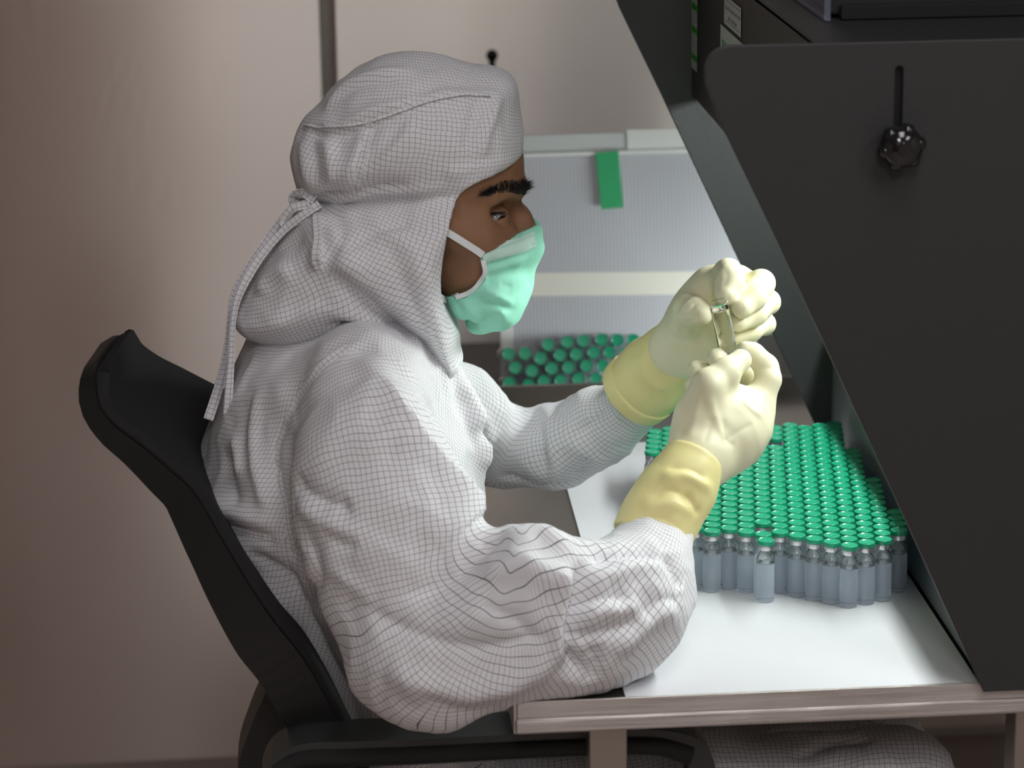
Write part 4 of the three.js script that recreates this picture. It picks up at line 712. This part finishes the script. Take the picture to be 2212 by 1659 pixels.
{ // far hand, thumb and curled fingers round the upturned base of the vial
  const palm = chain([[1490, 735, -0.06, 52], [1515, 680, -0.055, 58], [1550, 630, -0.055, 48], [1590, 610, -0.045, 36]], 0.02, 0.8);
  const palm2 = chain([[1510, 745, -0.065, 48], [1570, 710, -0.07, 48], [1620, 660, -0.06, 42]], 0.02, 0.8);
  const thumb = chain([[1480, 690, -0.035, 40], [1486, 668, -0.015, 31], [1504, 672, 0.004, 27], [1518, 680, 0.012, 22]], 0.008);
  const index = chain([[1545, 630, -0.05, 32], [1572, 590, -0.028, 31], [1578, 604, 0.002, 30], [1568, 634, 0.012, 25]], 0.006);
  const middle = chain([[1600, 628, -0.05, 32], [1645, 612, -0.028, 29], [1628, 640, 0.0, 28], [1603, 664, 0.012, 24]], 0.006);
  const ring = chain([[1620, 660, -0.055, 30], [1660, 652, -0.035, 25], [1630, 678, -0.01, 25], [1596, 696, 0.001, 22]], 0.006);
  const pinky = chain([[1610, 695, -0.06, 28], [1652, 700, -0.042, 22], [1622, 716, -0.02, 21], [1590, 727, -0.01, 19]], 0.006);
  const wrist = chain([[1495, 720, -0.065, 50], [1460, 755, -0.075, 62]], 0.02, 0.9);
  const web = chain([[1490, 660, -0.035, 30], [1530, 625, -0.045, 30]], 0.01);
  const fH = (x, y, z) => { let d = smin(smin(palm(x, y, z), palm2(x, y, z), 0.03), wrist(x, y, z), 0.02); d = smin(d, smin(thumb(x, y, z), web(x, y, z), 0.012), 0.012); const f = [index, middle, ring, pinky].map(g => g(x, y, z)); let q = f[0]; for (let i = 1; i < 4; i++) q = smin(q, f[i], 0.0028); return smin(d, q, 0.006); };
  const folds = foldSet(fH, [[-2.4, 2.6, [[1474, 668], [1486, 655], [1500, 646]]], [-2.2, 2.6, [[1478, 684], [1492, 668], [1506, 652]]], [-2.2, 2.6, [[1484, 700], [1498, 690], [1502, 672]]], [-2.2, 3, [[1462, 706], [1480, 718], [1512, 716]]], [-2.2, 3, [[1460, 722], [1488, 736], [1525, 732]]], [-1.5, 3, [[1470, 700], [1485, 710], [1510, 708]]], [-1.5, 3, [[1465, 715], [1490, 725], [1525, 722]]], [-1.2, 3, [[1465, 735], [1500, 745], [1530, 740]]], [-1.2, 2.5, [[1562, 575], [1570, 600], [1560, 620]]], [1.2, 3, [[1540, 590], [1545, 620], [1530, 650]]], [-1.2, 2.5, [[1490, 690], [1500, 670]]], [-1, 2.5, [[1585, 675], [1600, 672], [1605, 660]]], [1.2, 3, [[1462, 690], [1475, 665], [1500, 640]]], [-0.9, 2.5, [[1555, 645], [1566, 650], [1576, 642]]]]);
  const b = bounds([onZ(1400, 540, 0.05), onZ(1700, 800, 0.05), onZ(1400, 540, -0.13), onZ(1700, 800, -0.13)], 0.01);
  const hand = manPart('glove', sculpt(fH, b[0], b[1], 0.0019, { disp: p => foldAt(folds, p) + 0.0006 * noise3(p.x * 35, p.y * 35, p.z * 35), smooth: 1 }), M.glove, null, cream + ' on the hand holding the vial base');
  const cf = chain([[1375, 845, -0.115, 86], [1420, 805, -0.1, 80], [1470, 755, -0.08, 64], [1495, 715, -0.068, 52]], 0.02, 0.92);
  const e0 = onZ(1378, 838, -0.11), n0 = onZ(1330, 880, -0.13).sub(onZ(1430, 790, -0.09)).normalize();
  const plane = (x, y, z) => (x - e0.x) * n0.x + (y - e0.y) * n0.y + (z - e0.z) * n0.z;
  const fC = (x, y, z) => smax(cf(x, y, z), plane(x, y, z) - 0.006, 0.003);
  const fc = foldSet(fC, [[-2.5, 5, [[1400, 750], [1420, 800], [1470, 820]]], [2.5, 6, [[1380, 760], [1400, 820], [1450, 850]]], [-2, 5, [[1450, 690], [1490, 770], [1520, 785]]], [2.2, 6, [[1440, 720], [1470, 780], [1500, 800]]], [-1.5, 4, [[1480, 760], [1515, 770]]]]);
  const bc = bounds([onZ(1280, 640, 0.0), onZ(1560, 960, 0.0), onZ(1280, 640, -0.18), onZ(1560, 960, -0.18)], 0.01);
  const cuff = sub('glove_cuff', sculpt(fC, bc[0], bc[1], 0.0023, { disp: p => foldAt(fc, p) + 0.0012 * noise3(p.x * 25, p.y * 25, p.z * 25), smooth: 1 }), M.cuff, hand, 'yellow latex cuff with rolled rim');
  const fB = (x, y, z) => { const q = plane(x, y, z); return smax(smax(cf(x, y, z) - 0.0016, Math.abs(q - 0.004) - 0.0085, 0.002), -(cf(x, y, z) + 0.002), 0.001); };
  sub('cuff_band', sculpt(fB, bc[0], bc[1], 0.0021, { snap: 1, smooth: 1 }), M.cuff, hand, 'folded band at the cuff end');
}

// ------------------------------------------------------------------ vials
const VR = 0.0085, VH = 0.0585;
const lathe = (pts, n = 24) => new THREE.LatheGeometry(pts.map(p => new THREE.Vector2(p[0], p[1])), n);
const vialGeo = {
  body: lathe([[0, 0.0005], [0.0068, 0.0004], [0.0080, 0], [0.0085, 0.0008], [0.0085, 0.0372], [0.0076, 0.0367], [0.006, 0.0364], [0, 0.0363]], 28),
  shoulder: lathe([[0.0085, 0.0373], [0.0085, 0.0405], [0.0082, 0.0428], [0.0072, 0.0452], [0.0058, 0.0470], [0.0052, 0.0484], [0.0053, 0.0503], [0.0043, 0.0503], [0.0043, 0.0482], [0.0049, 0.0465], [0.0063, 0.0447], [0.0073, 0.0424], [0.0076, 0.0404], [0.0076, 0.0373], [0.0085, 0.0373]], 28),
  seal: lathe([[0.0048, 0.0503], [0.0070, 0.0500], [0.0073, 0.0506], [0.0073, 0.0546], [0.0069, 0.0551], [0, 0.0551]], 24),
  stopper: lathe([[0, 0.0492], [0.0042, 0.0492], [0.0042, 0.0503], [0.0048, 0.0503], [0.0048, 0.0506], [0, 0.0506]], 14),
  cap: lathe([[0, 0.0551], [0.0070, 0.0551], [0.0078, 0.0551], [0.0080, 0.0556], [0.0080, 0.0585], [0.0077, 0.0591], [0.0073, 0.0592], [0.0070, 0.0587], [0.0062, 0.0585], [0.0008, 0.0586], [0.0005, 0.0583], [0, 0.0582]], 28),
};
function makeVial(name, label, group) {
  const t = thing(name, label, 'vial', group);
  const gl = mesh('filled_glass_body', vialGeo.body, M.whitenedLiquid, t); mesh('glass_shoulder', vialGeo.shoulder, M.glassWall, gl);
  const se = mesh('aluminium_seal', vialGeo.seal, M.alu, t); mesh('stopper', vialGeo.stopper, M.rubber, se);
  mesh('flip_cap', vialGeo.cap, M.capGreen, t);
  return t;
}
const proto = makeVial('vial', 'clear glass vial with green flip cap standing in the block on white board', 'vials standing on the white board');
let first = true;
function standVial(x, z, y = BY) {
  const v = first ? proto : proto.clone(); if (!first) { v.name = numbered('vial'); scene.add(v); } first = false;
  v.position.set(x, y + 0.0002, z); v.rotation.y = rr(0, 6.28); return v;
}
{
  // columns run back along the board; each starts where the photograph's front vials stand (base pixels)
  const front = [[1500, 1275], [1526, 1287], [1559, 1276], [1593, 1284], [1652, 1296], [1682, 1284], [1717, 1290], [1756, 1297], [1793, 1303], [1833, 1309], [1869, 1301], [1907, 1303], [1935, 1288]];
  const d = VR * 2 + 0.0005, rows = front.map(([px, py]) => onY(px, py - 1, BY)), taken = [];
  const free = (x, z) => taken.every(([a, b]) => (a - x) ** 2 + (b - z) ** 2 > (d - 0.00025) ** 2);
  const put = (x, z) => { if (!free(x, z)) return false; taken.push([x, z]); standVial(x, z); return true; };
  const xL = onY(1500, 1275, BY).x - 0.008, xR = XB - VR - 0.0035, zB = -0.322, phi = 9 * D2R, gx = Math.sin(phi), gz = -Math.cos(phi);
  rows.sort((a, b) => a.x - b.x);
  const zFront = x => { if (x <= rows[0].x) return rows[0].z - (rows[0].x - x) * 0.6; for (let i = 1; i < rows.length; i++) if (x <= rows[i].x) { const a = rows[i - 1], b = rows[i], t = (x - a.x) / (b.x - a.x); return a.z + (b.z - a.z) * t; } return rows.at(-1).z - (x - rows.at(-1).x) * 1.5; };
  put(rows[4].x, rows[4].z + 0.002);                        // one vial stands a little forward of the rest
  // a close-packed block whose columns run back and a little outwards
  const s = d * 1.028, o = rows[9];
  for (let i = -17; i < 12; i++) for (let k = -4; k < 24; k++) {
    const a = i * s * 0.875, b = (k + (i & 1) * 0.5) * s, x = o.x - gz * a + gx * b + rr(-0.0003, 0.0003), z = o.z + gx * a + gz * b + rr(-0.0003, 0.0003);
    if (x > xR || x < xL || z < zB || z > zFront(x) + 0.003 || rnd() > 0.988) continue;
    for (const q of [0, 0.0008, 0.0016, 0.0026]) if (put(x, z - q)) break;
  }
  for (let z = 0; z > zB; z -= 0.0012) for (let x = xR - 0.0005; x > xR - 0.03; x -= 0.0011) if (z < zFront(x) - 0.004 && free(x, z)) put(x, z);
  // bodies buried in the block: whitish scattering stands in for light through clear glass
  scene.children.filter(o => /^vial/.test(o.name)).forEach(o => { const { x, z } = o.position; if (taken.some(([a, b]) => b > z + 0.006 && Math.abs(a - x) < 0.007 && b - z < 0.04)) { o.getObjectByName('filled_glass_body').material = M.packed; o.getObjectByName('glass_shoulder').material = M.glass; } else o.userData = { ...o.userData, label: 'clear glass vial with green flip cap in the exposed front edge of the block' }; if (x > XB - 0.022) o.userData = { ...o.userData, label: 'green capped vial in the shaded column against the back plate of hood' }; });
}
{ // vials lying stacked in the leaning bin, caps outward
  const p0 = makeVial('bin_vial', 'green capped vial lying stacked in the leaning plastic bin', 'vials stacked in the plastic bin'); let f = true;
  const q = new THREE.Quaternion().setFromUnitVectors(V(0, 1, 0), binN);
  const caps = [[203, 393], [392, 388], [657, 290], [570, 445], [872, 258], [1057, 245], [1265, 230], [1442, 235], [1622, 235], [790, 408], [975, 398], [1175, 378], [1355, 375], [1545, 380], [283, 548], [472, 588], [697, 557], [887, 547], [1092, 527], [1280, 528], [213, 725], [432, 750], [607, 705], [797, 697], [1003, 675], [1200, 672], [330, 880], [520, 880], [690, 862], [915, 815], [440, 1010]].map(([x, y]) => [1060 + x / 5.267, 690 + y / 5.267]);
  for (const [x, y] of [[1440, 868], [1472, 868], [1456, 896], [1490, 894], [1408, 870], [1424, 898], [1475, 924], [1508, 920]]) caps.push([x, y]);
  for (const [x, y] of caps) { const v = f ? p0 : p0.clone(); if (!f) { v.name = numbered('bin_vial'); scene.add(v); } f = false; v.quaternion.copy(q); v.position.copy(onBin(x, y)).addScaledVector(binN, -VH); }
}
{ // the vial in the hands, upside down and leaning
  const v = makeVial('held_vial', 'clear vial held upside down between two cream gloved hands', null);
  const a = onZ(1577, 778, 0.034), b = onZ(1552, 655, 0.042), ax = a.clone().sub(b).normalize();
  v.traverse(m => {
    if (m.name === 'filled_glass_body') m.material = M.liquid, m.geometry = lathe([[0, 0.0075], [0.006, 0.0073], [0.0078, 0.0071], [0.0085, 0.0064], [0.0085, 0.0405], [0.0082, 0.0428], [0.0072, 0.0452], [0.0058, 0.0470], [0.0052, 0.0484], [0.0052, 0.0502], [0, 0.0502]], 36);
    if (m.name === 'glass_shoulder') { m.name = 'glass_base'; m.material = M.glass; m.geometry = lathe([[0.0085, 0.0063], [0.0085, 0.0012], [0.0079, 0], [0.0066, 0.0005], [0, 0.0007]], 36); }
  });
  v.quaternion.setFromUnitVectors(V(0, 1, 0), ax); v.position.copy(b).addScaledVector(ax, -0.001);
}
shade(scene);
renderer.render(scene, camera);
